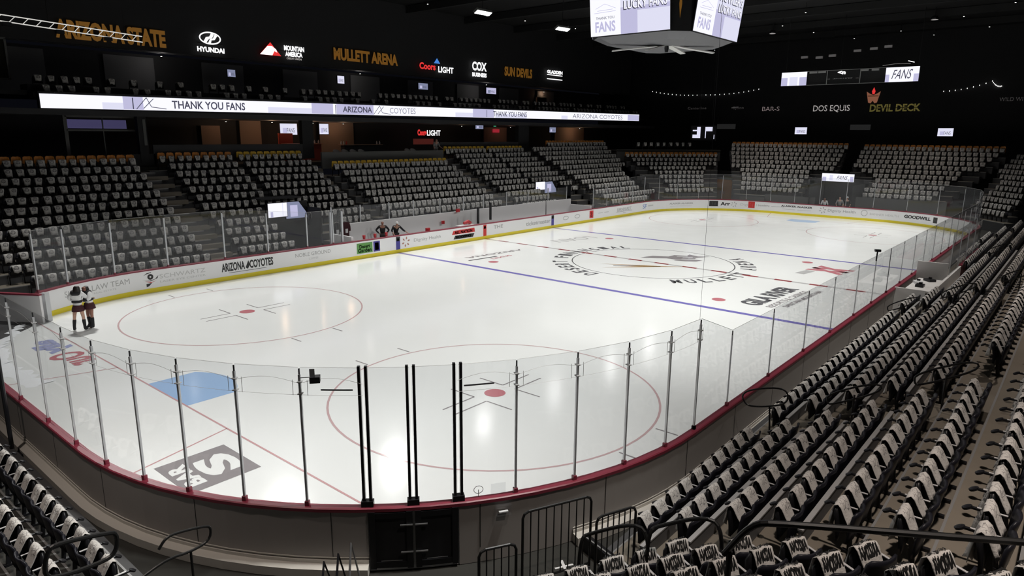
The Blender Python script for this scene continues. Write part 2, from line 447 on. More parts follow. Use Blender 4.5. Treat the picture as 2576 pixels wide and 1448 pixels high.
# ---------------------------------------------------------------- dasher boards
def build_boards():
    root = empty('dasher_boards', (0, 0, 0), 'white rink boards with yellow kick strip and maroon top rail around the ice', 'rink boards')
    T = .10
    s0, s1 = GB-PER, GA     # everything but the opening
    mb = MB(); sweep(mb, s0, s1, [(0, .2), (0, 1.0), (T, 1.0), (T, -.11), (.02, -.11), (.02, .2)], WHITEP); mb.build('board_panel', root)
    mb = MB(); sweep(mb, s0, s1, [(-.012, .0), (-.012, .2), (.02, .2), (.02, .0)], YKICK); mb.build('kick_plate', root)
    mb = MB(); sweep(mb, s0, s1, [(-.02, 1.0), (-.02, 1.055), (0, 1.07), (T+.03, 1.07), (T+.05, 1.055), (T+.05, 1.0)], MAROON); mb.build('cap_rail', root)
    # outside skin, ledge and brace on the near side
    sn0 = L1+ARC+LE+ARC+L1*.9; sn1 = GA
    d0 = s_of(-27.02, -11.2); d1 = s_of(-28.14, -10.19)
    k = 0
    for a, b in ((sn0, d0), (d1, sn1)):
        mb = MB(); sweep(mb, a, b, [(T, -.11), (T, 1.0), (T+.02, 1.0), (T+.02, -.11)], DASHB); mb.build('outer_panel', root)
        aa = a
        bb = min(b, s_of(-25.25, -12.25)) if a == sn0 else b
        mb = MB(); sweep(mb, a, bb, [(T+.02, .02), (T+.02, .12), (T+.05, .12), (T+.05, .06), (T+.22, .05), (T+.22, -.11), (T+.02, -.11)], LEDGE); mb.build('foot_ledge', root)
        mb = MB(); sweep(mb, a, bb, [(T+.02, .15), (T+.02, .165), (T+.035, .165), (T+.035, .15)], LEDGE); mb.build('trim_strip', root)
    # panel joints outside
    mb = MB()
    s = sn0
    while s < sn1:
        if not (d0 < s < d1):
            p, n = perim(s, T+.021); mb.box((p.x, p.y, .58), (.012, .006, .82), BLKT, rz=math.atan2(n.y, n.x)-PI/2)
        s += 2.44
    mb.build('panel_joint', root)
    # black double door
    dm = (d0+d1)/2
    for a, b in ((d0+.02, dm-.02), (dm+.02, d1-.02)):
        mb = MB(); sweep(mb, a, b, [(T, -.05), (T, 1.0), (T+.03, 1.0), (T+.03, -.05)], CLB, step=.3)
        for q in (a+.05, b-.05):
            sweep(mb, q-.05, q+.05, [(T+.03, -.05), (T+.03, 1.0), (T+.06, 1.0), (T+.06, -.05)], BLK, step=.1)
        for z in (.02, .93): sweep(mb, a, b, [(T+.03, z-.05), (T+.03, z+.05), (T+.055, z+.05), (T+.055, z-.05)], BLK, step=.3)
        o = mb.build('gate_door', root); o['label'] = 'black players gate door'
        mb = MB(); sweep(mb, a+.18, b-.18, [(T+.056, .1), (T+.056, .108), (T+.06, .108), (T+.06, .1)], STEEL, step=.3); mb.build('door_sill', o)
        mb = MB()
        for z in (.75, .25):
            q = b-.1 if a < dm-.1 else a+.1
            sweep(mb, q-.1, q+.1, [(T+.06, z), (T+.06, z+.02), (T+.08, z+.02), (T+.08, z)], STEEL, step=.1)
        mb.build('latch', o)
    # ads on the ice side
    def ad(name, s_c, w_, z0, z1, items, label):
        mb = MB()
        fn = lambda u, v: (lambda p: (p.x, p.y, v))(perim(s_c+u, -.006)[0])
        for it in items:
            if it[0] == 't': _, t, cx, cz, ww, hh, m, bd = it; put_text(mb, t, cx, cz, ww, hh, fn, m, bd)
            elif it[0] == 'r': _, x0, z_0, x1, z_1, m = it; rect(mb, x0, z_0, x1, z_1, fn, m, 3)
            elif it[0] == 'p': _, pts, m = it; mb.poly(pts, fn, m)
            elif it[0] == 'o': _, cx, cz, rx, rz_, t, m = it; put_ring(mb, cx, cz, rx, rz_, t, fn, m, 28)
        o = mb.build('board_advert', root); o['label'] = label
    def star(cx, cz, r, m):
        out = []
        for k in range(6):
            a = k*PI/3+.3; c, s = math.cos(a), math.sin(a)
            out.append(('p', [(cx+c*r*.35, cz+s*r*.35), (cx+c*r*.7-s*r*.16, cz+s*r*.7+c*r*.16), (cx+c*r, cz+s*r), (cx+c*r*.7+s*r*.16, cz+s*r*.7-c*r*.16)], m))
        return out
    FS = lambda x: x      # far straight: s = x
    c = .62
    sa = s_of(-24.7, 12.45)
    ad('a', sa, 3, 0, 1, [('t', 'SHAUN LAW TEAM', .25, .68, 2.9, .24, GRYT, .0), ('t', 'REAL ESTATE', .6, .45, 1.0, .07, LGRYT, 0)], 'grey SHAUN LAW TEAM lettering')
    ad('b', -21.0, 3, 0, 1, [('o', -1.15, .72, .13, .13, .09, BLKT), ('p', [(-1.5, .6), (-1.15, .52), (-.85, .62), (-.8, .75), (-.95, .6), (-1.2, .55)], BLKT), ('p', [(-1.4, .55), (-1.1, .48), (-.9, .52), (-1.15, .44)], REDT),
        ('p', [(-1.35, .42), (-1.1, .44), (-1.25, .3), (-1.35, .28)], BLKT), ('p', [(-1.45, .8), (-1.3, .9), (-1.1, .93), (-1.1, .9), (-1.3, .86)], BLKT),
        ('t', 'SCHWARTZ', .3, .68, 2.1, .2, LGRYT, 0), ('t', 'LASER EYE CENTER', .3, .44, 2.1, .09, LGRYT, 0)], 'eye emblem with SCHWARTZ lettering')
    ad('c', -17.5, 3, 0, 1, [('t', 'ARIZONA', -.75, .64, 1.2, .42, BLKT, .035), ('t', 'COYOTES', .75, .64, 1.3, .42, BLKT, .035), ('p', [(-.12, .5), (.05, .85), (.12, .62), (0, .42)], BLKT), ('r', -1.0, .34, 1.0, .36, BLKT)], 'bold black ARIZONA COYOTES lettering')
    ad('d', -13.7, 2.4, 0, 1, [('t', 'NOBLE GROUND', 0, .72, 2.2, .2, GRYT, 0), ('t', 'COFFEE', 0, .46, .6, .1, LGRYT, 0)], 'grey NOBLE GROUND lettering')
    ad('e', -10.27, 1.1, 0, 1, [('r', -.56, .3, .56, .9, GRNT), ('t', 'Desert', 0, .7, .75, .2, WHT, .03), ('t', 'Garden', 0, .47, .95, .24, WHT, .03)], 'green panel with white script')
    ad('f', -9.4, .5, 0, 1, [('r', -.24, .3, .24, .9, BLUT), ('r', -.13, .38, .15, .82, WHT), ('o', .02, .66, .06, .06, .04, BLUT)], 'navy panel with white card shape')
    for x in (-7.77, 7.77): ad('g', x, .3, 0, 1, [('r', -.16, .2, .16, .72, BLUT), ('r', -.16, .72, .16, .98, BLKT), ('o', 0, .8, .08, .1, .07, WHT)], 'blue line post strip with white crest')
    ad('g', 0, .3, 0, 1, [('r', -.16, .0, .16, .98, REDT), ('p', [(-.1, .7), (.1, .7), (.1, .85), (0, .92), (-.1, .85)], WHT)], 'red centre line strip')
    ad('h', -5.8, 3, 0, 1, star(-1.35, .6, .34, mat('print_rust', (.45, .2, .15)))+[('t', 'Dignity Health', .45, .6, 2.3, .26, GRYT, 0)], 'rust starburst with Dignity Health lettering')
    ad('i', -2.1, 2.2, 0, 1, [('p', [(-1.1, .6), (-.95, .85), (1.05, .88), (1.1, .6)], REDT), ('t', 'ALL NATION', 0, .72, 1.7, .2, WHT, .05), ('p', [(-.95, .28), (-.8, .52), (1.05, .52), (.9, .28)], BLKT), ('t', 'ROOFING', 0, .4, 1.4, .18, WHT, .05)], 'red and black ROOFING advert')
    ad('j', 1.4, 1.1, 0, 1, [('t', 'THE', 0, .72, 1.0, .24, GRYT, .01)], 'grey THE lettering')
    ad('k', 6.0, 3, 0, 1, [('t', 'ticketmaster', 0, .6, 3.0, .3, GRYT, .02)], 'grey ticketmaster lettering')
    ad('l', 10.1, 3, 0, 1, [('o', -.6, .62, .38, .16, .05, GRYT), ('o', 1.0, .62, .38, .16, .05, GRYT)], 'pair of grey oval outlines')
    ad('m', 13.15, .6, 0, 1, [('r', -.28, .3, .28, .92, REDT), ('o', 0, .72, .14, .1, .05, WHT), ('o', 0, .48, .14, .1, .05, WHT)], 'small red square emblem')
    ad('m2', 15.0, 1.8, 0, 1, [('r', -.8, .6, -.1, .63, GRYT), ('r', .1, .6, .8, .64, GRYT)], 'two thin grey lines of print')
    ad('n', 18.4, 3, 0, 1, [('r', -1.35, .45, 1.35, .49, GRYT), ('t', 'EARNHARDT', 0, .66, 2.4, .28, GRYT, .02), ('t', 'Auto', 0, .34, .5, .1, GRYT, 0)], 'grey boxed lettering')
    ad('o', 22.6, 2, 0, 1, [('t', 'SF', -.6, .62, .7, .4, LBLU, .02), ('r', 0, .58, .8, .7, LGRYT)], 'pale blue monogram')
    def FE(y): return L1+ARC+(HY-RC)-y        # far end straight s from y
    s1_ = s_of(28.0, 10.4)
    def sy(u_y): return s_of(HX if abs(u_y) < 4.4 else math.sqrt(max(0, RC*RC-(abs(u_y)-4.42)**2))+L1, u_y)
    ad('p', L1+4.9, 3, 0, 1, [('t', 'ALASKER ALASKER', 0, .68, 2.6, .16, GRYT, .03), ('r', -1.2, .42, 1.2, .44, LGRYT)], 'small grey lettering on the far left corner boards')
    ad('q', L1+8.2, 3, 0, 1, [('r', -.42, .4, .42, .92, BLKT), ('o', 0, .66, .2, .16, .07, WHT), ('t', 'Arr', 1.1, .66, .9, .34, BLKT, .04)], 'black square badge and Arr lettering')
    ad('r', L1+11.3, 3, 0, 1, star(-1.2, .62, .3, GRYT)+[('t', 'Dignity Health', .7, .62, 2.6, .28, LGRYT, 0)], 'starburst with Dignity Health lettering on far corner')
    ad('s', FE(5.2), 3, 0, 1, [('r', -1.2, .36, -.6, .96, REDT), ('o', -.9, .66, .17, .17, .06, WHT), ('r', -.3, .64, .8, .67, GRYT), ('r', .95, .62, 2.1, .65, GRYT)], 'red square badge with thin grey print')
    ad('t', FE(1.95), 3, 0, 1, [('t', 'ALASKER ALASKER', 0, .76, 2.8, .16, BLKT, .03), ('r', -1.3, .46, -.1, .48, GRYT), ('r', .1, .46, 1.3, .48, GRYT)], 'small black lettering at the far end')
    ad('u', FE(-1.6), 3, 0, 1, star(-1.25, .62, .32, GRYT)+[('t', 'Dignity Health', .35, .62, 2.3, .3, GRYT, 0)], 'starburst with Dignity Health lettering at the far end')
    ad('v', FE(-4.9), 3, 0, 1, [('o', -1.1, .64, .26, .26, .04, GRYT), ('t', 'BANNER HEALTH', .5, .6, 2.3, .18, LGRYT, 0)], 'thin ring with pale lettering')
    ad('w', FE(-8.4), 3, 0, 1, [('t', 'GOODWILL', -.25, .66, 2.3, .28, BLKT, .05), ('r', 1.15, .4, 1.55, .86, BLKT), ('o', 1.35, .66, .12, .12, .05, WHT)], 'black GOODWILL lettering')
    # swung open gate leaf
    p0 = Vector((-26.92, 10.72, 0)); dv = Vector((-.53, .85, 0)).normalized()
    for k in range(2):
        mb = MB(); c = p0+dv*(1.0+2.02*k)+Vector((-.05, 0, 0))
        mb.box((c.x, c.y, .53), (2.0, .1, 1.06), WHITEW, rz=math.atan2(dv.y, dv.x)); mb.box((c.x, c.y, 1.09), (2.0, .14, .06), MAROON, rz=math.atan2(dv.y, dv.x))
        o = mb.build('gate_leaf', root); o['label'] = 'white gate leaf swung open'
    mb = MB(); mb.box((-26.78, 10.95, .55), (.22, .22, 1.1), ALU, rz=.6); mb.build('gate_post', root)
    mb = MB()
    for z in (.35, .8): mb.box((-26.82, 11.1, z), (.07, .12, .18), BLK, rz=.6)
    mb.build('hinge', root)
build_boards()

# ---------------------------------------------------------------- protective glass
def pane(mb, a, b, z0a, z1a, z1b, th=.012):
    a = Vector(a); b = Vector(b); n = (b-a).cross(Vector((0, 0, 1))).normalized()*th/2
    mb.hexa([(a.x-n.x, a.y-n.y, z0a), (b.x-n.x, b.y-n.y, z0a), (b.x+n.x, b.y+n.y, z0a), (a.x+n.x, a.y+n.y, z0a)],
            [(a.x-n.x, a.y-n.y, z1a), (b.x-n.x, b.y-n.y, z1b), (b.x+n.x, b.y+n.y, z1b), (a.x+n.x, a.y+n.y, z1a)], GL)
def barrier(label, slist, heights, z0=1.07, post='alu', off=.05, black=(), extra=0, posts=True, pr=.018):
    root = empty('glass_barrier', tuple(perim(slist[0], off)[0]), label, 'protective glass')
    inv = -Vector(root.location)
    for i in range(len(slist)-1):
        a = perim(slist[i], off)[0]; b = perim(slist[i+1], off)[0]
        mb = MB(); d = (b-a).normalized()*.012
        pane(mb, a+d+inv, b-d+inv, z0, heights[i], heights[i+1]); mb.build('glass_pane', root)
        mb = MB(); d2 = (b-a).normalized()*.02
        n2 = (b-a).cross(Vector((0,0,1))).normalized()
        mb.tube([a+d2+inv+Vector((0,0,heights[i])), b-d2+inv+Vector((0,0,heights[i+1]))], .004, GRYT, 4); mb.build('glass_edge', root)
    if posts:
        for i, s in enumerate(slist):
            p, n = perim(s, off); rz = math.atan2(n.y, n.x); p = p+inv; h = min(heights[i], heights[max(0, i-1)])-.12
            mb = MB()
            if i in black:
                for q in (-.055, .055):
                    t = Vector((-n.y, n.x, 0))*q
                    mb.box((p.x+t.x, p.y+t.y, (z0+h+.15)/2), (.06, .045, h+.15-z0), BLK, rz=rz)
                mb.box((p.x, p.y, z0+.05), (.12, .2, .1), BLK, rz=rz)
                o = mb.build('support_post', root); o['label'] = 'black double post'
            else:
                mb.box((p.x, p.y, (z0+h)/2), (pr*2.2, pr*2, h-z0), ALU, rz=rz)
                mb.box((p.x, p.y, z0+.04), (.07, .07, .08), MAROON, rz=rz)
                mb.box((p.x, p.y, h+.04), (.02, .02, .12), BLK, rz=rz)
                mb.build('support_post', root)
                if extra:
                    mb = MB()
                    for z in (h-.12, h-.32): mb.box((p.x, p.y, z), (.09, .07, .015), GRYT, rz=rz)
                    for q in (-.12, .12):
                        t = Vector((-n.y, n.x, 0))*q; mb.box((p.x+t.x, p.y+t.y, h-.22), (.006, .006, .26), GRYT, rz=rz)
                    mb.build('pane_clip', root)
    if extra:   # thin tension wires
        for i in range(len(slist)-1):
            if i in black and i+1 in black: continue
            mb = MB(); pts = []; pt2 = []
            for k in range(9):
                s = slist[i]+(slist[i+1]-slist[i])*k/8; p = perim(s, off+.03)[0]+inv; h = heights[i]+(heights[i+1]-heights[i])*k/8
                pts.append((p.x, p.y, h-.26+.1*math.sin(PI*k/8))); pt2.append((p.x, p.y, h-.45))
            mb.tube(pts, .0035, GRYT, 4); mb.tube(pt2, .0025, LGRYT, 4); mb.build('tension_wire', root)
    return root
NP = [(-21.83, -12.9), (-22.96, -12.83), (-24.12, -12.59), (-25.19, -12.25), (-26.22, -11.72), (-27.02, -11.2), (-27.62, -10.74), (-28.14, -10.19), (-28.73, -9.44), (-29.33, -8.53), (-29.84, -7.59), (-30.18, -6.56), (-30.4, -5.48), (-30.43, -4.14), (-30.45, -2.5), (-30.45, -.6), (-30.45, 1.4), (-30.45, 3.4)]
ns = [s_of(*p) for p in NP]
barrier('tall clear glass around the near corner and end with three black door posts', ns, [3.47]*len(ns), black=(5, 6, 7), extra=1)
NS = [(-20.13), (-17.54), (-14.8), (-12.24), (-9.5), (-7.12), (-4.8)]
def SN(x): return L1+ARC+LE+ARC+L1-x
sl = [ns[0]]+[SN(x) for x in NS]; 
barrier('lower clear glass along the right side boards up to the penalty box', sl, [3.47]+[2.87]*len(NS), posts=True, pr=.012)
# remaining near side, beyond the penalty box, far right corner
sl = [SN(x) for x in np.arange(-4.8, 22.1, 2.44)]+[L1+ARC+LE+ARC*(1-k/5) for k in range(0, 6)]
sl2 = []
for v in sl:
    if not sl2 or abs(v-sl2[-1]) > .8: sl2.append(v)
barrier('clear glass along the right side boards beyond the penalty box to the far corner', sl2, [2.87]*11+[3.47]*(len(sl2)-11), pr=.012)
fe = list(np.linspace(L1+ARC, L1+ARC+LE, 5)); fc = list(np.linspace(L1, L1+ARC, 7))
barrier('tall clear glass behind the far end boards', fc+fe[1:], [3.47]*(len(fc)+len(fe)-1), pr=.015)
barrier('clear glass above the far side boards beyond the second bench', list(np.arange(13.4, 22.2, 2.13)), [2.9, 2.9, 3.2, 3.4, 3.47], pr=.018)
fl = [GB-PER+.06]+[s_of(-25.6, 12.13)-PER, s_of(-23.6, 12.79)-PER]+[-21.3, -18.6, -16.3, -14.0, -12.35]
barrier('clear glass above the far side boards left of the players bench', fl, [3.4]*5+[3.2, 2.95, 2.92], pr=.03)
barrier('short clear glass panel with wide posts at the left end of the players bench', [-12.35, -11.6], [2.92, 2.92], off=.25, pr=.05)

# cameras, bars and small things on the near glass
def glass_extras():
    p, n = perim(s_of(-28.6, -9.65), .05)
    r = empty('goal_camera', (p.x, p.y, 3.36), 'small black box camera hanging on the glass left of the black posts', 'camera')
    mb = MB(); mb.box((0, 0, -.08), (.14, .16, .1), BLK, rz=.9); mb.build('camera_body', r)
    mb = MB(); mb.box((-.03, .03, .03), (.01, .08, .12), STEEL, rz=.9); mb.box((-.1, .1, -.05), (.01, .2, .01), STEEL, rz=.9); mb.build('bracket', r)
    for a, b, lb in ((s_of(-28.54, -9.7), s_of(-28.22, -10.1), 'black horizontal door bar on the glass left of the black posts'), (s_of(-26.97, -11.24), s_of(-26.55, -11.5), 'black horizontal door bar on the glass right of the black posts')):
        pts = []
        for k in range(5):
            q = perim(a+(b-a)*k/4, .1)[0]; pts.append((q.x, q.y, 3.12))
        mb = MB(); mb.tube(pts, .013, BLK, 6); tag(mb.build('door_bar'), lb, 'bar')
    r = empty('goal_camera', (-7.1, -13.0, 2.87), 'small black camera clamped on top of the right side glass', 'camera')
    mb = MB(); mb.box((0, 0, .18), (.12, .2, .08), BLK, rz=.5); mb.build('camera_body', r)
    mb = MB(); mb.tube([(0, 0, .15), (-.05, 0, .0), (-.06, 0, -.2)], .025, BLK, 6); mb.build('bracket', r)
    p, n = perim(s_of(-26.42, -11.6), .17)
    r = empty('sanitizer_box', (p.x, p.y, .85), 'small clear box hung outside the boards right of the black doors', 'box')
    mb = MB(); mb.box((0, 0, 0), (.26, .1, .18), GL, rz=math.atan2(n.y, n.x)-PI/2); mb.build('case', r)
    mb = MB(); mb.box((0, 0, -.04), (.16, .05, .02), WHT, rz=math.atan2(n.y, n.x)-PI/2); mb.build('contents', r)
    # glass sheet and bracket on the cap
    p, n = perim(s_of(-26.45, -11.55), .02)
    mb = MB(); mb.box((p.x, p.y, 1.17), (.26, .01, .2), GL, rz=math.atan2(n.y, n.x)-PI/2)
    tag(mb.build('acrylic_plate'), 'small square acrylic plate standing on the top rail right of the doors', 'plate')
    p, n = perim(s_of(-26.75, -11.38), .02)
    mb = MB(); rp = []
    t = Vector((-n.y, n.x, 0))
    for k in range(14):
        a = 2*PI*k/14; q = p+t*.08*math.cos(a); rp.append((q.x, q.y, 1.2+.07*math.sin(a)))
    mb.tube(rp, .005, BLK, 5, closed=True); mb.tube([(p.x, p.y, 1.2), (p.x, p.y, 1.07)], .006, BLK, 5)
    tag(mb.build('wire_loop'), 'small round wire loop on the top rail right of the doors', 'wire')
    mb = MB(); mb.tube([(-21.83, -12.97, 3.45), (-21.83, -12.97, 18.05)], .003, BLK, 5)
    tag(mb.build('net_cable'), 'thin dark cable rising from the glass post at the near corner', 'cable')
    r = empty('black_pole', (-30.95, -1.1, -.12), 'tall black pole standing outside the boards at the left frame edge', 'pole')
    mb = MB(); mb.tube([(0, 0, 0), (0, -.05, 2.0), (0, -.1, 4.25)], .045, BLK, 8); mb.build('pole', r)
    mb = MB(); mb.box((0, 0, .06), (.3, .3, .12), BLK); mb.build('foot', r)
    mb = MB(); mb.box((-.02, -.05, 3.95), (.12, .12, .2), BLK); mb.box((0, -.02, 2.6), (.08, .1, .1), BLK); mb.build('clamp', r)
glass_extras()

# ---------------------------------------------------------------- seats
def grid_surface(fn, nu, nv, th, flipn=False):
    """closed thin solid from a parametric sheet; fn(u,v)->(x,y,z), thickness along +y"""
    vs = []; fs = []
    for side in (0, 1):
        for i in range(nu+1):
            for j in range(nv+1):
                x, y, z = fn(i/nu, j/nv); vs.append((x, y+side*th, z))
    M = (nu+1)*(nv+1); ix = lambda s, i, j: s*M+i*(nv+1)+j
    for i in range(nu):
        for j in range(nv):
            fs.append((ix(0, i, j), ix(0, i+1, j), ix(0, i+1, j+1), ix(0, i, j+1)))
            fs.append((ix(1, i, j), ix(1, i, j+1), ix(1, i+1, j+1), ix(1, i+1, j)))
    for i in range(nu):
        fs.append((ix(0, i, 0), ix(1, i, 0), ix(1, i+1, 0), ix(0, i+1, 0))); fs.append((ix(0, i, nv), ix(0, i+1, nv), ix(1, i+1, nv), ix(1, i, nv)))
    for j in range(nv):
        fs.append((ix(0, 0, j), ix(0, 0, j+1), ix(1, 0, j+1), ix(1, 0, j))); fs.append((ix(0, nu, j), ix(1, nu, j), ix(1, nu, j+1), ix(0, nu, j+1)))
    return vs, fs
BT = [.39]
def back_fn(u, v):
    x = (u-.5)*.48; z = .40+BT[0]*v
    k = abs(u-.5)*2
    z += .05*max(0, v-.5)*2*(k**2-1.6*k**6)
    x *= 1-.16*max(0, v-.6)/.4*k*k
    y = .215+.07*(v-.5)-.06*k*k*(.4+.6*v)
    return x, y, z
def pan_fn(u, v):
    x = (u-.5)*.42; k = abs(u-.5)*2
    z = .38+.43*v-.09*v*k**3; x *= 1-.14*max(0, v-.6)/.4*k*k
    y = -.025+.05*(1-v)+.015*math.sin(PI*v)
    return x, y, z
def back_only(NU=8, NV=6, m=NAVY): mb = MB(); mb.add(*grid_surface(back_fn, NU, NV, .028), m); return mb
def seat_parts(backm, hi=True):
    P = {}
    P['backrest'] = back_only(8 if hi else 4, 6 if hi else 2, backm)
    mb = MB(); mb.add(*grid_surface(pan_fn, 6 if hi else 2, 4 if hi else 2, .035), BLK); P['seat_pan'] = mb
    mb = MB()
    mb.box((-.255, -.03, .63), (.04, .30, .022), BLK)
    if hi: mb.box((-.255, .02, .645), (.03, .27, .008), mat('armrest_strip', (.55, .55, .55), .35))
    P['armrest'] = mb
    mb = MB()
    mb.box((-.255, .09, .31), (.035, .06, .62), BLK, rx=.12)
    if hi: mb.box((-.255, .13, .02), (.06, .2, .04), BLK)
    P['support_leg'] = mb
    mb = MB()
    if hi: mb.lathe([(.02, -.02), (.05, -.012), (.052, .012), (.02, .02)], (-.255, -.2, .62), BLK, 10, rot=Matrix.Rotation(.5, 3, 'X'))
    P['cup_holder'] = mb
    mb = MB()
    if hi: mb.lathe([(.022, 0), (.022, .006)], (0, .19, .755), WHT, 8, rot=Matrix.Rotation(PI/2, 3, 'X'))
    P['number_plate'] = mb
    return P
def towel_fn(seed, jag=1.0, W=.35, TP_=.07, LN=.36):
    r = random.Random(seed); ph = [r.uniform(0, 6) for _ in range(6)]; sk = r.uniform(-.05, .05); ln = r.uniform(-.03, .05); wd = r.uniform(-.03, .02)
    def fn(u, v):
        # v 0..1 along length: 0 front hem, .58 crest, 1 back hem
        if v < .58:
            t = 1-v/.58; y = -.04-.05*t; z = .845-.02*(t<.08)-(LN+ln)*t; ww = W-TP_*t+wd
        else:
            t = (v-.58)/.42; y = -.04+.075*min(1, t/.25)+.125*max(0, (t-.25)/.75); z = .845-.27*max(0, (t-.2)/.8); ww = W-.06*t+wd
        x = (u-.5)*ww + sk*(1-v)
        k = math.sin(u*9+ph[0])*.018+math.sin(u*17+ph[1]+v*4)*.011
        t2 = abs(v-.58)/.58
        y -= k*t2*jag*1.3 if v < .58 else -k*.4
        z += (math.sin(u*7+ph[2])*.022*t2+.006*math.sin(v*14+ph[3])+.012*math.sin(u*19+ph[4])*t2)*jag
        z -= .02*abs(u-.5)*2*(1-t2)
        return x, y, z
    return fn
def towel_mesh(seed, nu=8, nv=12, jag=1.0, **kw):
    mb = MB(); vs, fs = grid_surface(towel_fn(seed, jag, **kw), nu, nv, .008); mb.add(vs, fs, TOW); return mb
def set_loc_attr(me, arr=None):
    a = me.attributes.new('loc', 'FLOAT_VECTOR', 'POINT')
    if arr is None:
        arr = np.empty(len(me.vertices)*3); me.vertices.foreach_get('co', arr)
    a.data.foreach_set('vector', np.asarray(arr, dtype=np.float64).ravel())

# sections: angle of the outward normal, first row offset, first towel height, rise, per-row extents (t0, t1)
SECT = {
'A':(90,15.0,1.082,0.409,[(-26.14,-18.27),(-26.66,-18.31),(-27.2,-18.3),(-27.6,-18.26),(-27.6,-18.27),(-27.6,-18.24),(-27.2,-18.24),(-27.0,-18.23),(-26.6,-18.24),(-26.2,-18.22),(-25.8,-18.21),(-25.6,-18.14)]),
'B':(90,15.75,1.071,0.416,[[(-16.43,-13.0)],[(-16.4,-13.04)],[(-16.41,-13.1),(-8.74,-6.36)],[(-16.43,-13.4),(-10.5,-6.28)],[(-16.43,-13.13),(-10.6,-6.49)],(-16.48,-6.47),[(-16.42,-12.1),(-11.7,-6.56)],[(-16.43,-12.1),(-11.7,-6.62)],[(-16.37,-12.05),(-11.65,-6.66)],[(-16.37,-12.0),(-11.65,-6.57)],[(-16.39,-12.0),(-11.6,-6.54)],[(-16.61,-11.9),(-11.6,-6.75)]]),
'C':(90,15.99,1.626,0.417,[(-5.1,6.2),(-5.16,6.13),(-5.31,5.94),(-5.4,5.91),(-5.42,5.87),(-5.44,5.78),(-5.49,5.72),(-5.49,5.65),(-5.72,5.48)]),
'D':(90,16.25,1.686,0.414,[(8.07,12.7),(8.0,12.7),[(7.91,12.4),(16.6,17.9)],[(7.74,12.5),(16.13,18.17)],[(7.71,12.45),(12.9,18.01)],[(7.65,12.4),(12.8,17.96)],[(7.5,12.3),(12.7,17.77)],[(7.45,12.2),(12.6,17.75)],[(7.38,12.1),(12.5,17.67)],[(7.34,12.06),(12.4,17.62)],[(6.87,12.0),(12.3,17.41)]]),
'E':(90,14.5,1.383,0.41,[(18.61,25.16),(18.41,27.92),(18.23,26.09),(18.24,26.47),(18.14,26.66),(18.02,27.04),(17.92,27.59),(17.88,29.49),(17.8,29.82),(17.63,30.13),(17.61,30.38),(17.59,30.78),(20.82,31.54)]),
'F':(50,30.0,1.791,0.413,[(12.83,18.2),(13.59,17.43),(13.31,17.76),(13.1,18.08),(12.81,18.5),(12.45,18.97),(11.28,20.54),(11.04,20.93),(10.56,21.41)]),
'G':(5,35.0,2.129,0.414,[(-5.87,-0.22),(-6.1,-0.18),(-6.32,-0.13),(-6.59,0.14),(-7.01,-0.02),(-8.24,2.14),(-8.54,2.2),(-8.81,2.3),(-9.11,2.36),(-9.34,2.34),(-9.58,2.49)]),
'H':(0,35.25,2.043,0.414,[(2.29,8.02),(2.22,8.38),(2.69,8.65),(2.72,8.89),(2.33,9.31),(1.09,9.48),(0.12,10.71),(0.17,10.99),(0.16,11.35),(0.08,11.69),(0.15,12.08)]),
'I':(-50,30.25,1.515,0.415,[(-18.35,-14.62),(-19.31,-15.09),(-19.71,-15.36),(-20.16,-16.14),(-20.55,-17.35),(-21.21,-17.72),(-22.41,-18.86),(-23.79,-19.78),(-24.18,-20.69),(-24.64,-21.6),(-25.07,-22.49)]),
# right side stand: normal towards -y, t = -x
'J':(-90,13.78,1.0,0.41,[[(19.4-.0-12.2+.0,19.4),(20.64,25.5)]]),
}
ja = [[(-25.5,-20.64),(-19.4,-7.2),(-5.9,-3.6),(10.3,14.6),(16.4,21.0)],
      [(-25.65,-20.64),(-19.4,-8.0),(-6.5,-3.6),(3.8,14.7),(16.4,21.5)],
      [(-25.6,-20.64),(-19.4,-8.0),(-6.7,4.1),(4.9,14.6),(16.4,22)],
      [(-25.9,-20.63),(-19.4,-8.04),(-6.8,4.1),(4.9,14.6),(16.4,22)],
      [(-26.1,-20.61),(-19.4,-8.0),(-6.7,4.1),(4.9,14.6)],
      [(-26.62,-20.67),(-18.0,-8.0),(-6.7,4.1),(4.9,12)],
      [(-27.3,-20.7),(-18.0,-8.0),(-6.7,3)],
      [(-28.0,-20.7)]]
SECT['J'] = (-90,13.78,1.0,.41,[[(-b,-a) for a, b in row] for row in ja])
SECT['K'] = (180,31.5,1.0,.41,[[(-8.7,4.3)],[(-8.9,3.0)],[(-9.0,-4.5)]])
NAMES = {'A':'far left block', 'B':'second far side block', 'C':'middle far side block', 'D':'fourth far side block', 'E':'fifth far side block',
 'F':'far left corner block', 'G':'far end left block', 'H':'far end right block', 'I':'far right corner block', 'K':'near left end block', 'L':'near corner block'}
ORD = ['first','second','third','fourth','fifth','sixth','seventh','eighth','ninth','tenth','eleventh','twelfth','thirteenth','fourteenth','fifteenth','sixteenth','seventeenth','eighteenth','nineteenth','twentieth']
ORD += ['twenty-'+o for o in ORD[:9]]+['thirtieth']+['thirty-'+o for o in ORD[:9]]
class Seat:
    pass
SEATS = []
def basis(th):
    a = math.radians(th); n = Vector((math.cos(a), math.sin(a), 0)); t = Vector((n.y, -n.x, 0)); return n, t
ROWT = []   # terrace rows
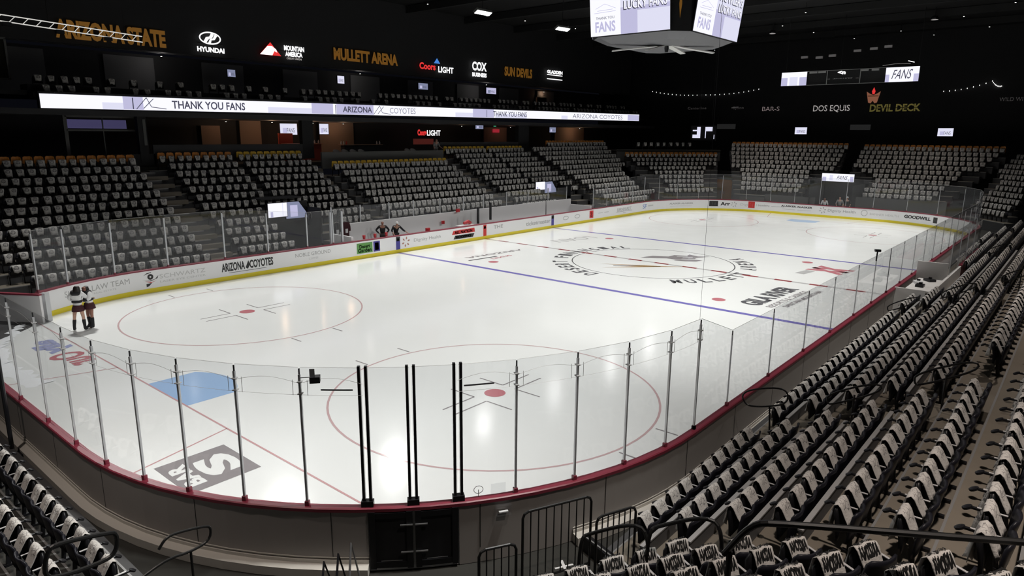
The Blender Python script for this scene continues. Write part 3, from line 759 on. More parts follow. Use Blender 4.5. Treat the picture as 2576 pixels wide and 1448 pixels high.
def fill():
    for nm, (th, o0, z0, R, rows) in SECT.items():
        n, t = basis(th)
        for k, row in enumerate(rows):
            segs = row if isinstance(row, list) else [row]
            for si, (a, b) in enumerate(segs):
                cnt = max(1, int(round((b-a)/.51))); w_ = (b-a)/cnt
                for i in range(cnt):
                    s = Seat(); tt = a+w_*(i+.5); p = n*(o0+.76*k)+t*tt
                    s.p = p; s.z = z0+R*k-.845; s.rz = math.atan2(n.y, n.x)-PI/2; s.sec = nm; s.row = k; s.i = i; s.seg = si; s.cnt = cnt
                    s.orange = (k == len(rows)-1 and nm in 'ABCDEFGH')
                    SEATS.append(s)
    # corner block L below the camera
    starts = [(-26.84,-15.11,1.82),(-26.85,-15.94,2.23),(-27.09,-16.66,2.64),(-27.38,-17.42,3.05),(-27.84,-18.09,3.46),(-28.2,-18.75,3.87)]
    d = Vector((math.cos(math.radians(153)), math.sin(math.radians(153)), 0)); n = Vector((d.y, -d.x, 0))
    if n.dot(Vector((-1, -1, 0))) < 0: n = -n
    for k, (x, y, z) in enumerate(starts):
        for i in range(5 if k < 4 else 4):
            s = Seat(); s.p = Vector((x, y, 0))+d*(.5*i); s.z = z-.845; s.rz = math.atan2(n.y, n.x)-PI/2; s.sec = 'L'; s.row = k; s.i = i; s.seg = 0; s.cnt = 5; s.orange = False
            SEATS.append(s)
fill()
JB = ['right stand nearest camera', 'right stand past first stairs', 'right stand past second stairs', 'right stand past third stairs', 'farthest right stand part']
for s in SEATS:
    q = proj(s.p.x, s.p.y, s.z+.75)
    s.px = q
    s.vis = q is not None and -40 < q[0] < 2616 and -40 < q[1] < 1500
    s.d = q[2] if q else 999
plain = sorted([s for s in SEATS if s.vis and not s.orange], key=lambda s: s.d)
NEAR = set(id(s) for s in plain[:300])
def seat_desc(s):
    if s.sec == 'J': blk = JB[s.seg]; o = ORD[s.i]+' from far stairs' ; o = ORD[s.cnt-1-s.i if False else s.i]
    else: blk = NAMES[s.sec]; o = ORD[s.i]
    if s.sec == 'K': return f'{ORD[s.i]} from its left end, {ORD[s.row]} row up, {blk}'
    if s.sec == 'L': return f'{ORD[s.i]} from its right end, row {["one","two","three","four","five","six"][s.row]} of {blk}'
    if s.sec == 'J': return f'{o} from its far end, {ORD[s.row]} row up, {blk}'
    if s.sec in 'BD': blk = ('left half of ' if s.seg == 0 else 'right half of ')+blk; return f'{o} from left, {ORD[s.row]} row, {blk}'
    return f'{o} from its left end, {ORD[s.row]} row up, {blk}'
PH = seat_parts(NAVY); PHM = {k: v for k, v in PH.items()}
proto = {}
for k, v in PHM.items():
    me = bpy.data.meshes.new(k); me.from_pydata(v.v, [], v.f)
    for m in v.mats: me.materials.append(m)
    me.polygons.foreach_set('material_index', v.m); me.polygons.foreach_set('use_smooth', [k in ('backrest', 'seat_pan')]*len(v.f)); proto[k] = me
TM = []; TP = []
for i in range(7):
    v = towel_mesh(i+3, 10, 14, 1.3, W=.31, TP_=.05, LN=.36); me = bpy.data.meshes.new('towel'); me.from_pydata(v.v, [], v.f); me.materials.append(TOW)
    me.polygons.foreach_set('use_smooth', [True]*len(v.f)); set_loc_attr(me); TM.append(me)
    m2 = me.copy(); a_ = m2.attributes['loc']; arr = np.empty(len(m2.vertices)*3); a_.data.foreach_get('vector', arr); arr[0::3] += 3; a_.data.foreach_set('vector', arr); TP.append(m2)
# printed words for the towels of the corner block (read from the rink side, so upside down from behind)
def towel_text_mesh(seed):
    mb = MB(); f = towel_fn(seed, 1.3, W=.31, TP_=.05, LN=.36)
    def fn(u, v):
        x, y, z = f(.5+u, .58+v); e = .0105
        return (x, y+e, z+.004) if v > 0 else (x, y-.003, z+.005)
    def fb(u, v):
        x, y, z = f(min(1, max(0, .5+u)), .58+v); return (x, y+.012, z+.004)
    put_text(mb, 'ARIZONA', 0, -.16, .9, .15, lambda u, v: fb(u, -v), BLKT, .05)
    put_text(mb, 'COYOTES', 0, .0, .8, .12, lambda u, v: (lambda q: (q[0], q[1]-.006, q[2]+.006))(fb(u, -v)), BLKT, .05)
    me = bpy.data.meshes.new('printed_text'); me.from_pydata(mb.v, [], mb.f); me.materials.append(BLKT)
    return me
TT = [towel_text_mesh(i+3) for i in range(7)]
def link(o, parent=None):
    COL.objects.link(o)
    if parent is not None: o.parent = parent
    return o
GP = {'J':'black flip up seats in the right side stand', 'K':'black flip up seats at the near left end', 'L':'black flip up seats in the near corner'}
cn = 0
for s in SEATS:
    if id(s) not in NEAR: continue
    e = bpy.data.objects.new('stadium_seat', None); e.empty_display_size = .1; link(e)
    e.location = (s.p.x, s.p.y, s.z); e.rotation_euler = (0, 0, s.rz)
    tag(e, 'black seat, '+seat_desc(s), 'seat', GP.get(s.sec, 'black flip up seats in the far stands'))
    far = s.d > 26
    for k, me in proto.items():
        if k == 'number_plate' and s.sec in 'JKL': continue
        if far and k == 'cup_holder': continue
        link(bpy.data.objects.new(k, me), e)
    t = random.Random(cn).randrange(7); cn += 1
    o = bpy.data.objects.new('rally_towel', TM[t]); link(o)
    o.location = (s.p.x, s.p.y, s.z); o.rotation_euler = (0, 0, s.rz)
    tag(o, 'towel on seat '+seat_desc(s), 'towel', 'white printed towels draped over the seats')
    if s.sec == 'L':
        o.data = TP[t]; link(bpy.data.objects.new('printed_text', TT[t]), o)
# the rest of the seats and towels as one object each
def merge(base_v, base_f, base_m, mats, lst, name, locattr=False, variants=None, smooth=False):
    V = []; F = []; MI = []; L = []; off = 0
    for idx, s in enumerate(lst):
        if variants is not None:
            vv = variants[1] if s.__dict__.get('sec', 'A') in 'CDEGHI' else variants[0]; bv, bf, bm = vv[idx % len(vv)]
        else: bv, bf, bm = base_v, base_f, base_m
        c, sn = math.cos(s.rz), math.sin(s.rz)
        A = np.empty_like(bv); A[:, 0] = bv[:, 0]*c-bv[:, 1]*sn+s.p.x; A[:, 1] = bv[:, 0]*sn+bv[:, 1]*c+s.p.y; A[:, 2] = bv[:, 2]+s.z
        V.append(A); F.append(bf+off); MI.append(bm); L.append(bv); off += len(bv)
    V = np.concatenate(V); F = np.concatenate(F); MI = np.concatenate(MI)
    me = bpy.data.meshes.new(name); me.vertices.add(len(V)); me.vertices.foreach_set('co', V.ravel())
    me.loops.add(F.size); me.loops.foreach_set('vertex_index', F.ravel().astype(np.int32)); me.polygons.add(len(F))
    me.polygons.foreach_set('loop_start', np.arange(0, F.size, 4, dtype=np.int32))
    for m in mats: me.materials.append(m)
    me.polygons.foreach_set('material_index', MI.astype(np.int32)); me.update(calc_edges=True); me.validate()
    if locattr: set_loc_attr(me, np.concatenate(L))
    o = bpy.data.objects.new(name, me); COL.objects.link(o); return o
def pack(mbs):
    vs = []; fs = []; ms = []; mats = []
    for mb in mbs:
        b = len(vs); vs += mb.v
        for f, m in zip(mb.f, mb.m):
            if len(f) != 4: continue
            fs.append([i+b for i in f]); mm = mb.mats[m]
            if mm not in mats: mats.append(mm)
            ms.append(mats.index(mm))
    return np.array(vs, float), np.array(fs), np.array(ms), mats
lo = seat_parts(NAVY, hi=False)
pl = MB(); pl.box((0, .155, .90), (.035, .02, .035), WHT)
rest = [s for s in SEATS if id(s) not in NEAR and not s.orange and (s.vis or s.sec in 'ABJ')]
bv, bf, bm, mats = pack([lo['backrest'], lo['seat_pan'], lo['armrest'], lo['support_leg']])
o = merge(bv, bf, bm, mats, rest, 'stadium_seating'); tag(o, 'rows of black flip up seats filling the distant stands', 'seats', 'black flip up seats in the far stands', 'stuff')
tv = [[pack([towel_mesh(20+i, 4, 6, 1.0, W=wd_, TP_=tp_, LN=ln_)])[:3] for i in range(9)] for wd_, tp_, ln_ in ((.345, .085, .35), (.395, .05, .39))]
o = merge(None, None, None, [TOW], [s for s in SEATS if id(s) not in NEAR and (s.vis or s.sec in 'ABJ')], 'draped_towels', True, tv)
tag(o, 'white printed towels draped over every seat in the distant stands', 'towels', 'white printed towels draped over the seats', 'stuff')
om = {}
BT[0] = .61
for key, mm in (('o', ORG), ('y', YEL)):
    P = seat_parts(mm, hi=False); q = MB()
    for mb_ in (P['backrest'], P['seat_pan'], P['armrest'], P['support_leg']):
        b = len(q.v); q.v += mb_.v
        for f, m in zip(mb_.f, mb_.m): q.f.append(tuple(i+b for i in f)); q.m.append(q.mi(mb_.mats[m]))
    me = bpy.data.meshes.new('orange_seat'); me.from_pydata(q.v, [], q.f)
    for m in q.mats: me.materials.append(m)
    me.polygons.foreach_set('material_index', q.m); om[key] = me
for s in SEATS:
    if not s.orange or not s.vis: continue
    y = s.sec == 'C' or (s.sec == 'B' and s.seg == 1) or s.sec == 'D'
    o = bpy.data.objects.new('orange_seat', om['y' if y else 'o']); link(o); o.location = (s.p.x, s.p.y, s.z); o.rotation_euler = (0, 0, s.rz)
    extra = ' right part' if (s.sec in 'BD' and s.seg == 1) else ''
    tag(o, f'{"yellow" if y else "orange"} seat, {ORD[s.i]} from left in top row{extra}, {NAMES[s.sec]}', 'seat', 'orange and yellow seats along the top rows')

# ---------------------------------------------------------------- terraces
def terrace(nm, ext, cuts={}, tread=CONC, base=-.11, name='seating_terrace'):
    th, o0, z0, R, rows = SECT[nm]; n, t = basis(th); mb = MB()
    for k in range(len(rows)):
        zf = z0+R*k-.845; o_a = o0+.76*k-.44; o_b = o_a+.76
        if k == len(rows)-1: o_b += 1.2
        segs = ext(k) if callable(ext) else ext
        if k in cuts: segs = cuts[k]
        for a, b in segs:
            if callable(a): a = a(k)
            q = [n*o_a+t*a, n*o_a+t*b, n*(o_b+.02)+t*b, n*(o_b+.02)+t*a]
            zb = max(base, zf-.6) if k > 1 else base
            vs = [(p.x, p.y, zb) for p in q]+[(p.x, p.y, zf) for p in q]
            mb.add(vs, [(4,5,6,7)], tread); mb.add(vs, [(0,1,5,4),(1,2,6,5),(2,3,7,6),(3,0,4,7)], RISER)
            e = [n*(o_a-.012)+t*a, n*(o_a-.012)+t*b, n*(o_a+.02)+t*b, n*(o_a+.02)+t*a]
            mb.hexa([(p.x, p.y, zf-.03) for p in e], [(p.x, p.y, zf+.004) for p in e], NOSE)
    return mb, n, t
def steps(mb, nm, a, b, k0=0, k1=None, m=CONC):
    th, o0, z0, R, rows = SECT[nm]; n, t = basis(th)
    for k in range(k0, (k1 or len(rows))):
        zf = z0+R*k-.845; o_a = o0+.76*k-.44
        q = [n*(o_a-.36)+t*a, n*(o_a-.36)+t*b, n*o_a+t*b, n*o_a+t*a]
        mb.hexa([(p.x, p.y, zf-R-.02) for p in q], [(p.x, p.y, zf-R/2) for p in q], m)
RISER2 = mat('riser_far', (.1, .1, .1), .7)
def fin(mb, nm=''): return tag(mb.build('seating_terrace'), kind='structure')
mb, n, t = terrace('A', [(-29.5, -17.35)]); steps(mb, 'A', -18.1, -16.8); fin(mb)
mb, n, t = terrace('B', [(-17.35, -5.95)], {k: [(-17.35, -13.0), (-10.4, -5.95)] for k in range(0, 5)}); steps(mb, 'B', -6.3, -5.7); fin(mb)
mb, n, t = terrace('C', [(-5.95, 6.5)]); steps(mb, 'C', 6.2, 7.4); fin(mb)
mb, n, t = terrace('D', [(6.5, 18.0)], {k: [(6.5, 12.65), (16.2, 18.0)] for k in range(0, 4)}); fin(mb)
mb, n, t = terrace('E', lambda k: [(18.0, 25.6+.42*k)]); fin(mb)
mb, n, t = terrace('F', lambda k: [(12.6-.25*k, 18.4+.35*k)]); fin(mb)
mb, n, t = terrace('G', lambda k: [(-6.4-.32*k, 0.0 if k < 5 else 2.4)]); fin(mb)
mb, n, t = terrace('H', lambda k: [(2.2 if k < 5 else .0, 8.6+.36*k)]); fin(mb)
mb, n, t = terrace('I', lambda k: [(-19.2-.65*k, -14.0-.72*k)]); fin(mb)
mb, n, t = terrace('J', lambda k: [(-24, 6.0 if k < 2 else 26.1+.33*max(0, k-2))] if k > 1 else [(-24, 0), (3.4, 25.9)])
for a in (19.5, 6.75): steps(mb, 'J', a, a+1.1)
fin(mb)
mb, n, t = terrace('K', [(-9.6, 5.0)], tread=CONCD); fin(mb)
for k in (1, 2, 3, 4):
    zf = 1.0+.41*k-.845; y = -(13.78+.76*k-.44)-.03; mb = MB()
    for a, b in ((-25.95, -20.75), (-19.4, -8.0), (-6.8, 4.1)):
        mb.box(((a+b)/2, y, zf+.12), (b-a, .04, .3), mat('riser_panel', (.13, .13, .135), .6)); mb.box(((a+b)/2, y, zf+.28), (b-a, .07, .025), mat('panel_edge', (.42, .42, .42), .4))
    tag(mb.build('riser_panel'), kind='structure')
for sec, ks, segs in (('C', range(1, 9), [(-5.5, 5.7)]), ('D', range(4, 10), [(7.4, 17.7)]), ('B', range(5, 12), [(-11.5, -6.5)]), ('E', range(1, 9), [(18.3, 26)])):
    th, o0, z0, R, rows = SECT[sec]; mb = MB()
    for k in ks:
        zf = z0+R*k-.845; y = o0+.76*k-.47
        for a, b in segs:
            mb.box(((a+b)/2, y, zf+.1), (b-a, .04, .24), mat('riser_panel', (.13, .13, .135), .6)); mb.box(((a+b)/2, y, zf+.22), (b-a, .06, .02), mat('panel_edge', (.42, .42, .42), .4))
    tag(mb.build('riser_panel'), kind='structure')
# platform strip in front of row one, right side
mb = MB(); mb.hexa([(-25.75, -13.34, -.11), (-3.7, -13.34, -.11), (-3.7, -13.2, -.11), (-25.4, -13.2, -.11)], [(-25.75, -13.34, .154), (-3.7, -13.34, .154), (-3.7, -13.2, .154), (-25.4, -13.2, .154)], RISER)
mb.hexa([(-25.9, -14.2, -.11), (-25.75, -14.2, -.11), (-25.3, -12.75, -.11), (-25.42, -12.7, -.11)], [(-25.9, -14.2, .16), (-25.75, -14.2, .16), (-25.3, -12.75, .16), (-25.42, -12.7, .16)], BLK)
mb.box((-25.62, -13.5, .17), (.03, 1.6, .015), NOSE, rz=-.27)
tag(mb.build('seating_platform'), kind='structure')
# terrace of the corner block
def corner():
    mb = MB(); d = Vector((math.cos(math.radians(153)), math.sin(math.radians(153)), 0)); n = Vector((-abs(d.y), -abs(d.x), 0)); n = Vector((-.454, -.891, 0))
    starts = [(-26.84,-15.11,1.82),(-26.85,-15.94,2.23),(-27.09,-16.66,2.64),(-27.38,-17.42,3.05),(-27.84,-18.09,3.46),(-28.2,-18.75,3.87)]
    for k, (x, y, z) in enumerate([(-26.84, -13.6, 1.0), (-26.84, -14.35, 1.41)]+starts):
        p = Vector((x, y, 0)); zf = z-.845
        a = p-d*(.95 if k < 5 else .4)-n*.42; b = p+d*(6.0 if k > 1 else .15)-n*.42
        if k == 0: continue
        q = [a, b, b+n*.8, a+n*.8]
        vs = [(v.x, v.y, max(-.11, zf-.6)) for v in q]+[(v.x, v.y, zf) for v in q]
        mb.add(vs, [(4,5,6,7)], CONCD); mb.add(vs, [(0,1,5,4),(1,2,6,5),(2,3,7,6),(3,0,4,7)], RISER)
    tag(mb.build('seating_terrace'), kind='structure')
corner()

# ---------------------------------------------------------------- walls around the far stands
def wallbox(name, parts, label=None, cat=None, kind='structure'):
    mb = MB()
    for c, sz, m, rz in parts: mb.box(c, sz, m, rz=rz)
    o = mb.build(name)
    return tag(o, label, cat, kind=kind)
# bench area: back wall and end walls
mb = MB(); mb.box((-0.0-.5, 15.25, .8), (20.5, .12, 1.9), WHITEW); mb.box((11.6, 15.25, .8), (3.4, .12, 1.9), WHITEW)
for x in (-11.0, 13.3): mb.box((x, 14.15, .6), (.12, 2.1, 1.4), WHITEW)
tag(mb.build('bench_wall'), 'white panelled wall behind the players benches on the far side', 'wall', kind='structure')
for x0, x1, lb in ((-10.6, -1.4, 'left'), (2.6, 12.6, 'right')):
    r = empty('players_bench', ((x0+x1)/2, 14.75, -.12), f'long low {lb} hand players bench behind the far side boards', 'bench')
    L = x1-x0
    mb = MB(); mb.box((0, 0, .57), (L, .36, .05), WHITEW); mb.build('seat', r)
    for k in range(5):
        mb = MB(); mb.box((-L/2+.3+k*(L-.6)/4, 0, .27), (.06, .3, .54), STEEL); mb.build('leg', r)
# glass behind the benches
r = empty('glass_barrier', (0, 15.3, 1.75), 'clear glass with pale posts on the wall behind the players benches', 'protective glass')
xs = [-10.8, -8.7, -6.46, -4.4, -2.0, .3, 2.4, 5.0, 7.6, 10.2, 12.8]
for i in range(len(xs)-1):
    mb = MB(); pane(mb, (xs[i]+.03, 0, 0), (xs[i+1]-.03, 0, 0), 0, 1.0, 1.0); mb.build('glass_pane', r)
for x in xs: mb = MB(); mb.box((x, 0, .53), (.06, .05, 1.04), ALU); mb.build('support_post', r)
# red gear and jerseys by the bench
for k, (x, y) in enumerate([(-10.1, 13.2), (-9.3, 13.2), (-8.45, 13.2)]):
    mb = MB(); mb.lathe([(.07, 0), (.09, .2), (.085, .22), (.06, .22)], (x, y, 1.07), RED, 12); o = mb.build('red_bucket')
    tag(o, ['dark red bucket leftmost on the top rail by the bench', 'bright red bucket in the middle of the three on the rail', 'red bucket on the rail nearest the two men'][k], 'bucket', 'red buckets on the bench rail')
for k, (x, z) in enumerate([(-5.0, 1.0), (-2.05, 1.05), (-.6, 1.75)]):
    mb = MB(); mb.box((x, 14.95 if k else 13.3, z+.1), (.3 if k != 1 else .2, .12, .22), RED); mb.box((x, 14.86 if k else 13.2, z+.1), (.1, .04, .08), REDT)
    tag(mb.build('red_case'), ['red case by the rail right of the two men', 'small red case against the white bench wall', 'red case on top of the bench wall'][k], 'case')
for k, x in enumerate((-10.62, -9.98)):
    r = empty('hanging_jersey', (x, 15.05, .74), ['dark jersey hanging at the left end of the bench, left one', 'maroon jersey with white number hanging beside the dark one'][k], 'jersey', 'jerseys hanging by the bench')
    mb = MB(); m = CLB if k == 0 else CLM
    vs, fs = grid_surface(lambda u, v: ((u-.5)*(.42+.08*(v > .7)), .03*math.sin(u*12), .1+1.05*v-.1*abs(u-.5)*(v > .9)), 6, 5, .05); mb.add(vs, fs, m)
    mb.build('body', r)
    for sx in (-1, 1):
        mb = MB(); mb.tube([(sx*.2, .02, 1.08), (sx*.27, .02, .85), (sx*.28, .02, .6)], [.07, .065, .06], m, 8); mb.build('sleeve', r)
    mb = MB(); rect(mb, -.08, .5, .1, .75, lambda u, v: (u, -.05, v), LGRYT if k == 0 else WHT); mb.build('number', r)
    mb = MB(); mb.tube([(-.15, .02, 1.15), (0, .02, 1.22), (.15, .02, 1.15)], .012, STEEL, 5); mb.build('hanger', r)
r = empty('goalie_gear', (-1.3, 13.6, -.1), 'table with red goalie gear beside the centre line post', 'gear')
mb = MB(); mb.box((0, 0, 1.1), (1.4, .5, .06), WHITEW); mb.build('table_top', r)
for q in (-.6, .6): mb = MB(); mb.box((q, 0, .54), (.05, .4, 1.08), STEEL); mb.build('leg', r)
mb = MB(); mb.tube([(-.1, 0, 1.25), (.3, 0, 1.32), (.6, .05, 1.22)], [.1, .14, .1], RED, 8); mb.build('leg_pad', r)
for k, x in enumerate((-.15, 1.12)):
    mb = MB(); mb.box((x-.1, 13.35, 1.6+.2*k), (.12, .12, 1.1+.1*k), BLK); tag(mb.build('padded_post'), ['black padded post standing left of the red centre line', 'black padded post standing right of the red centre line'][k], 'post')

# vomitory tunnels with screens (far side)
def tunnel(x0, x1, y, zt, scr, lit, label):
    mb = MB()
    mb.box(((x0+x1)/2, y+5, 1.3), (x1-x0+.4, .1, 3.2), DARK2)
    for x, y_, l_ in ((x0-.3, y+2.4, 4.6), (x1+.05, y+2.0, 6.0)): mb.box((x, y_, 1.2), (.1, l_, 2.8), DARK)
    mb.box(((x0+x1)/2, y+3, zt+.04), (x1-x0+.2, 4.0, .08), DARK2)
    tag(mb.build('tunnel_walls'), kind='structure')
    r = empty('video_screen', (scr[0], scr[2], scr[3]), label, 'screen')
    w_, h_ = scr[1]-scr[0], scr[4]-scr[3]
    mb = MB(); mb.box((w_/2, .06, h_/2), (w_+.06, .1, h_+.06), BLK); mb.build('housing', r)
    mb = MB(); rect(mb, 0, 0, w_, h_, lambda u, v: (u, 0, v), SCRW); rect(mb, w_*.12, h_*.02, w_*.25, h_*.4, lambda u, v: (u, -.004, v), SCRL); rect(mb, w_*.75, 0, w_*.78, h_, lambda u, v: (u, -.004, v), SCRM); mb.build('display', r)
    r = empty('video_screen', (lit[0], lit[2], lit[3]), label.replace('bright white', 'dim lavender'), 'screen')
    w_, h_ = lit[1]-lit[0], lit[4]-lit[3]
    mb = MB(); mb.box((w_/2, .06, h_/2), (w_+.06, .1, h_+.06), BLK); mb.build('housing', r)
    mb = MB(); mb.poly([(0, 0), (w_, 0), (w_*.95, h_*.35), (w_*.62, h_), (0, h_)], lambda u, v: (u, 0, v), SCRDIM); rect(mb, w_*.2, h_*.1, w_*.55, h_*.8, lambda u, v: (u, -.004, v), SCRL); mb.build('display', r)
tunnel(-13.0, -10.4, 18.0, 3.1, (-13.2, -11.95, 18.1, 2.15, 2.98), (-11.85, -10.4, 18.4, 1.95, 2.95), 'bright white screen in the tunnel of the second far side block')
tunnel(12.6, 16.2, 18.3, 3.3, (12.45, 13.75, 18.35, 2.33, 3.02), (13.8, 15.5, 18.4, 2.0, 2.98), 'bright white screen in the tunnel of the fourth far side block')
# far end: tunnels, doors, retaining walls, railings
mb = MB()
mb.box((34.2, -5.7, .8), (.15, 7.2, 1.8), GREYW); mb.box((34.2, 3.9, .65), (.15, 4.8, 1.5), GREYW)
mb.box((34.0, 7.6, .5), (.15, 2.6, 1.2), GREYW); mb.box((37.2, .3, 3.0), (.1, 4.4, .5), DARK2)
mb.box((38.5, .2, 1.2), (.1, 3.4, 3.0), DARK2); mb.box((36.2, 2.0, 1.2), (4.4, .1, 2.9), DARK2); mb.box((36.2, -1.75, 1.2), (4.4, .1, 2.9), DARK2)
mb.box((39.6, 11.5, 1.6), (.1, 5.4, 3.4), DARK2)
tag(mb.build('wall_far_end'), kind='structure')
def railing(label, pts, h=.55, posts=5, m=BRAIL, nrail=2):
    r = empty('railing', pts[0], label, 'railing'); P = [Vector(p)-Vector(pts[0]) for p in pts]
    for k in range(nrail):
        mb = MB(); mb.tube([p+Vector((0, 0, h*(k+1)/nrail)) for p in P], .02, m, 6); mb.build('rail', r)
    for k in range(posts):
        q = P[0].lerp(P[-1], k/(posts-1)); mb = MB(); mb.tube([q, q+Vector((0, 0, h))], .02, m, 6); mb.build('post', r)
railing('thin dark railing along the wall in front of the far end right block', [(34.15, -2.3, 1.0), (34.15, -9.0, 1.0)], .7, 6)
railing('thin dark railing along the wall in front of the far end left block', [(34.15, 6.2, .7), (34.15, 1.6, .7)], .7, 4)
r = empty('video_screen', (36.4, .25, 2.88), 'wide white screen above the tunnel in the middle of the far end', 'screen')
mb = MB(); mb.box((.08, 0, .36), (.14, 3.0, .84), BLK); mb.build('housing', r)
fn = lambda u, v: (-.0, -u, v+.0)
mb = MB(); rect(mb, -1.46, 0, 1.46, .74, fn, SCRW); f2 = lambda u, v: (-.006, -u, v)
rect(mb, -1.4, .02, -1.05, .4, f2, SCRL); rect(mb, 1.1, .02, 1.4, .5, f2, SCRL); put_text(mb, 'FANS', .4, .38, 1.0, .36, f2, SCRD, 0, .4); rect(mb, -.75, .1, -.45, .6, f2, SCRM); mb.build('display', r)
r = empty('entrance_door', (37.0, 11.95, -.1), 'brown double door in the far left corner of the arena', 'door')
for q in (-1, 1):
    mb = MB(); mb.box((0, q*.52, 1.35), (.08, 1.0, 2.5), WOOD); o = mb.build('door_leaf', r)
    mb = MB(); mb.box((-.07, q*.2, 1.2), (.05, .04, .3), STEEL); mb.build('handle', o)
mb = MB(); mb.box((.02, 0, 2.7), (.14, 2.4, .2), GREYW)
for q in (-1.15, 1.15): mb.box((.02, q, 1.35), (.14, .2, 2.7), GREYW)
mb.build('door_frame', r)
# far left corner low wall and low divider walls of the far side
for nm, k_, m in (('F', 9, GREYW),):
    n, t = basis(50); p = n*(30.0+.76*8+1.0)
    mb = MB(); c = p+t*16.0; mb.box((c.x, c.y, 4.9), (12.2, .15, 1.25), m, rz=math.atan2(t.y, t.x))
    c = n*38.5+t*16; mb.box((c.x, c.y, 5.4), (12.2, 3.2, .1), CONCD, rz=math.atan2(t.y, t.x))
    tag(mb.build('wall_corner'), kind='structure')
mb = MB()
mb.box((.15, 23.3, 5.15), (11.9, .15, 1.15), GREYW)      # behind block C
mb.box((-11.4, 24.75, 5.75), (10.4, .15, 1.05), DARK2); mb.box((12.7, 24.75, 5.8), (11.2, .15, 1.1), DARK2)
mb.box((-22.9, 24.75, 5.3), (12.8, .15, .9), DARK)
mb.box((26, 24.75, 5.4), (14, .15, .9), DARK)
for x, w_ in ((-17.1, .5), (-5.9, .9), (18.4, 1.6)): mb.box((x, 24.85, 6.6), (w_, .4, 2.7), DARK)
mb.box((-17.0, 24.7, 7.0), (.16, .16, 1.5), GREYW)
tag(mb.build('wall_far_side'), kind='structure')
# concourse slab, back wall, upper slab
mb = MB()
mb.box((5, 27.6, 4.85), (78, 6.6, .3), CONCD)
mb.box((5, 31.0, 6.6), (78, .2, 3.4), DARK2)
mb.box((5, 28.6, 8.05), (78, 8.4, .3), DARK2)           # underside of balcony
mb.box((5, 29.2, 9.05), (78, 6.4, .25), DARK)
mb.box((5, 32.6, 10.6), (78, .2, 3.2), DARK2)
mb.box((5, 30.5, 12.3), (78, .3, .25), DARK2)
tag(mb.build('concourse'), kind='structure')
mb = MB(); mb.box((5, 30.1, 15.5), (84, .3, 6.6), DARK)
tag(mb.build('wall_left'), kind='structure')
mb = MB(); mb.box((52, 0, 9), (.4, 76, 18.6), DARK); tag(mb.build('wall_far'), kind='structure')
mb = MB(); mb.box((8, -34, 9), (92, .4, 18.6), DARK); tag(mb.build('wall_right'), kind='structure')
mb = MB(); mb.box((-42, 0, 9), (.4, 76, 18.6), DARK); tag(mb.build('wall_near'), kind='structure')
DARKC = mat('black_ceiling', (.005, .005, .005), .9)
mb = MB(); mb.box((5, 0, 18.2), (96, 80, .3), DARKC)
for k in range(12): mb.box((-36+k*7.4, 0, 17.7), (.35, 78, .6), mat('roof_beam', (.008, .008, .008), .8))
tag(mb.build('ceiling'), kind='structure')

# ---------------------------------------------------------------- LED ribbon on the balcony front
def ribbon():
    r = empty('led_ribbon', (-22.17, 24.5, 8.23), 'long bright LED ribbon board along the far side balcony front', 'screen')
    L = 62.35; z1 = .74
    def fn(u, v, e=0): return (u, -e, v*.95+u/L*.52)
    mb = MB(); 
    vs = []
    for x in (-.05, L+.05):
        for y in (.01, .35):
            for z in (-.12, .86): vs.append((x, y, z+max(0, x)/L*.55))
    mb.add(vs, [(0,1,3,2),(4,6,7,5),(0,4,5,1),(2,3,7,6),(0,2,6,4),(1,5,7,3)], BLK); mb.build('housing', r)
    mb = MB(); rect(mb, 0, 0, L, .78, lambda u, v: fn(u, v), SCRW, 20)
    f2 = lambda u, v: fn(u, v, .01); f3 = lambda u, v: fn(u, v, .016)
    for a, b in ((4.1, 5.2), (16.6, 18.4), (18.7, 22.1), (33.2, 36.0), (59.7, 62.3)): rect(mb, a, 0.02, b, .7 if b > 60 else .78, f2, SCRL)
    for a, b in ((3.0, 4.1), (13.2, 16.6), (31.0, 33.2), (36.2, 40.8), (46.5, 47.6)): rect(mb, a, 0, b, .4, f2, SCRM)
    put_text(mb, 'THANK YOU FANS', 9.2, .38, 4.7, .5, f3, SCRD, .02)
    put_text(mb, 'ARIZONA', 20.6, .4, 2.7, .46, f3, SCRD, .02)
    put_text(mb, 'COYOTES', 25.05, .4, 2.7, .46, f3, mat('screen_ink_light', (.02, .02, .02), .4, emit=.45, ecol=(.6, .6, .75)), 0)
    put_text(mb, 'THANK YOU FANS', 38.35, .38, 4.9, .5, f3, SCRD, .01)
    put_text(mb, 'ARIZONA COYOTES', 53.5, .38, 10, .46, f3, SCRD, -.01)
    for c in (5.3, 22.6):  # hand drawn fork
        for k, (a, b) in enumerate([((-.5, .05), (.1, .75)), ((.1, .75), (.35, .2)), ((.35, .2), (1.2, .1)), ((-.1, .1), (.5, .7))]):
            dx, dy = b[0]-a[0], b[1]-a[1]; l = math.hypot(dx, dy); nx, ny = -dy/l*.02, dx/l*.02
            mb.poly([(c+a[0]-nx, a[1]-ny), (c+b[0]-nx, b[1]-ny), (c+b[0]+nx, b[1]+ny), (c+a[0]+nx, a[1]+ny)], f3, SCRD)
    for x in (4.6, 18.6, 35.0): rect(mb, x, .05, x+.06, .72, f3, SCRD)
    mb.build('display', r)
ribbon()
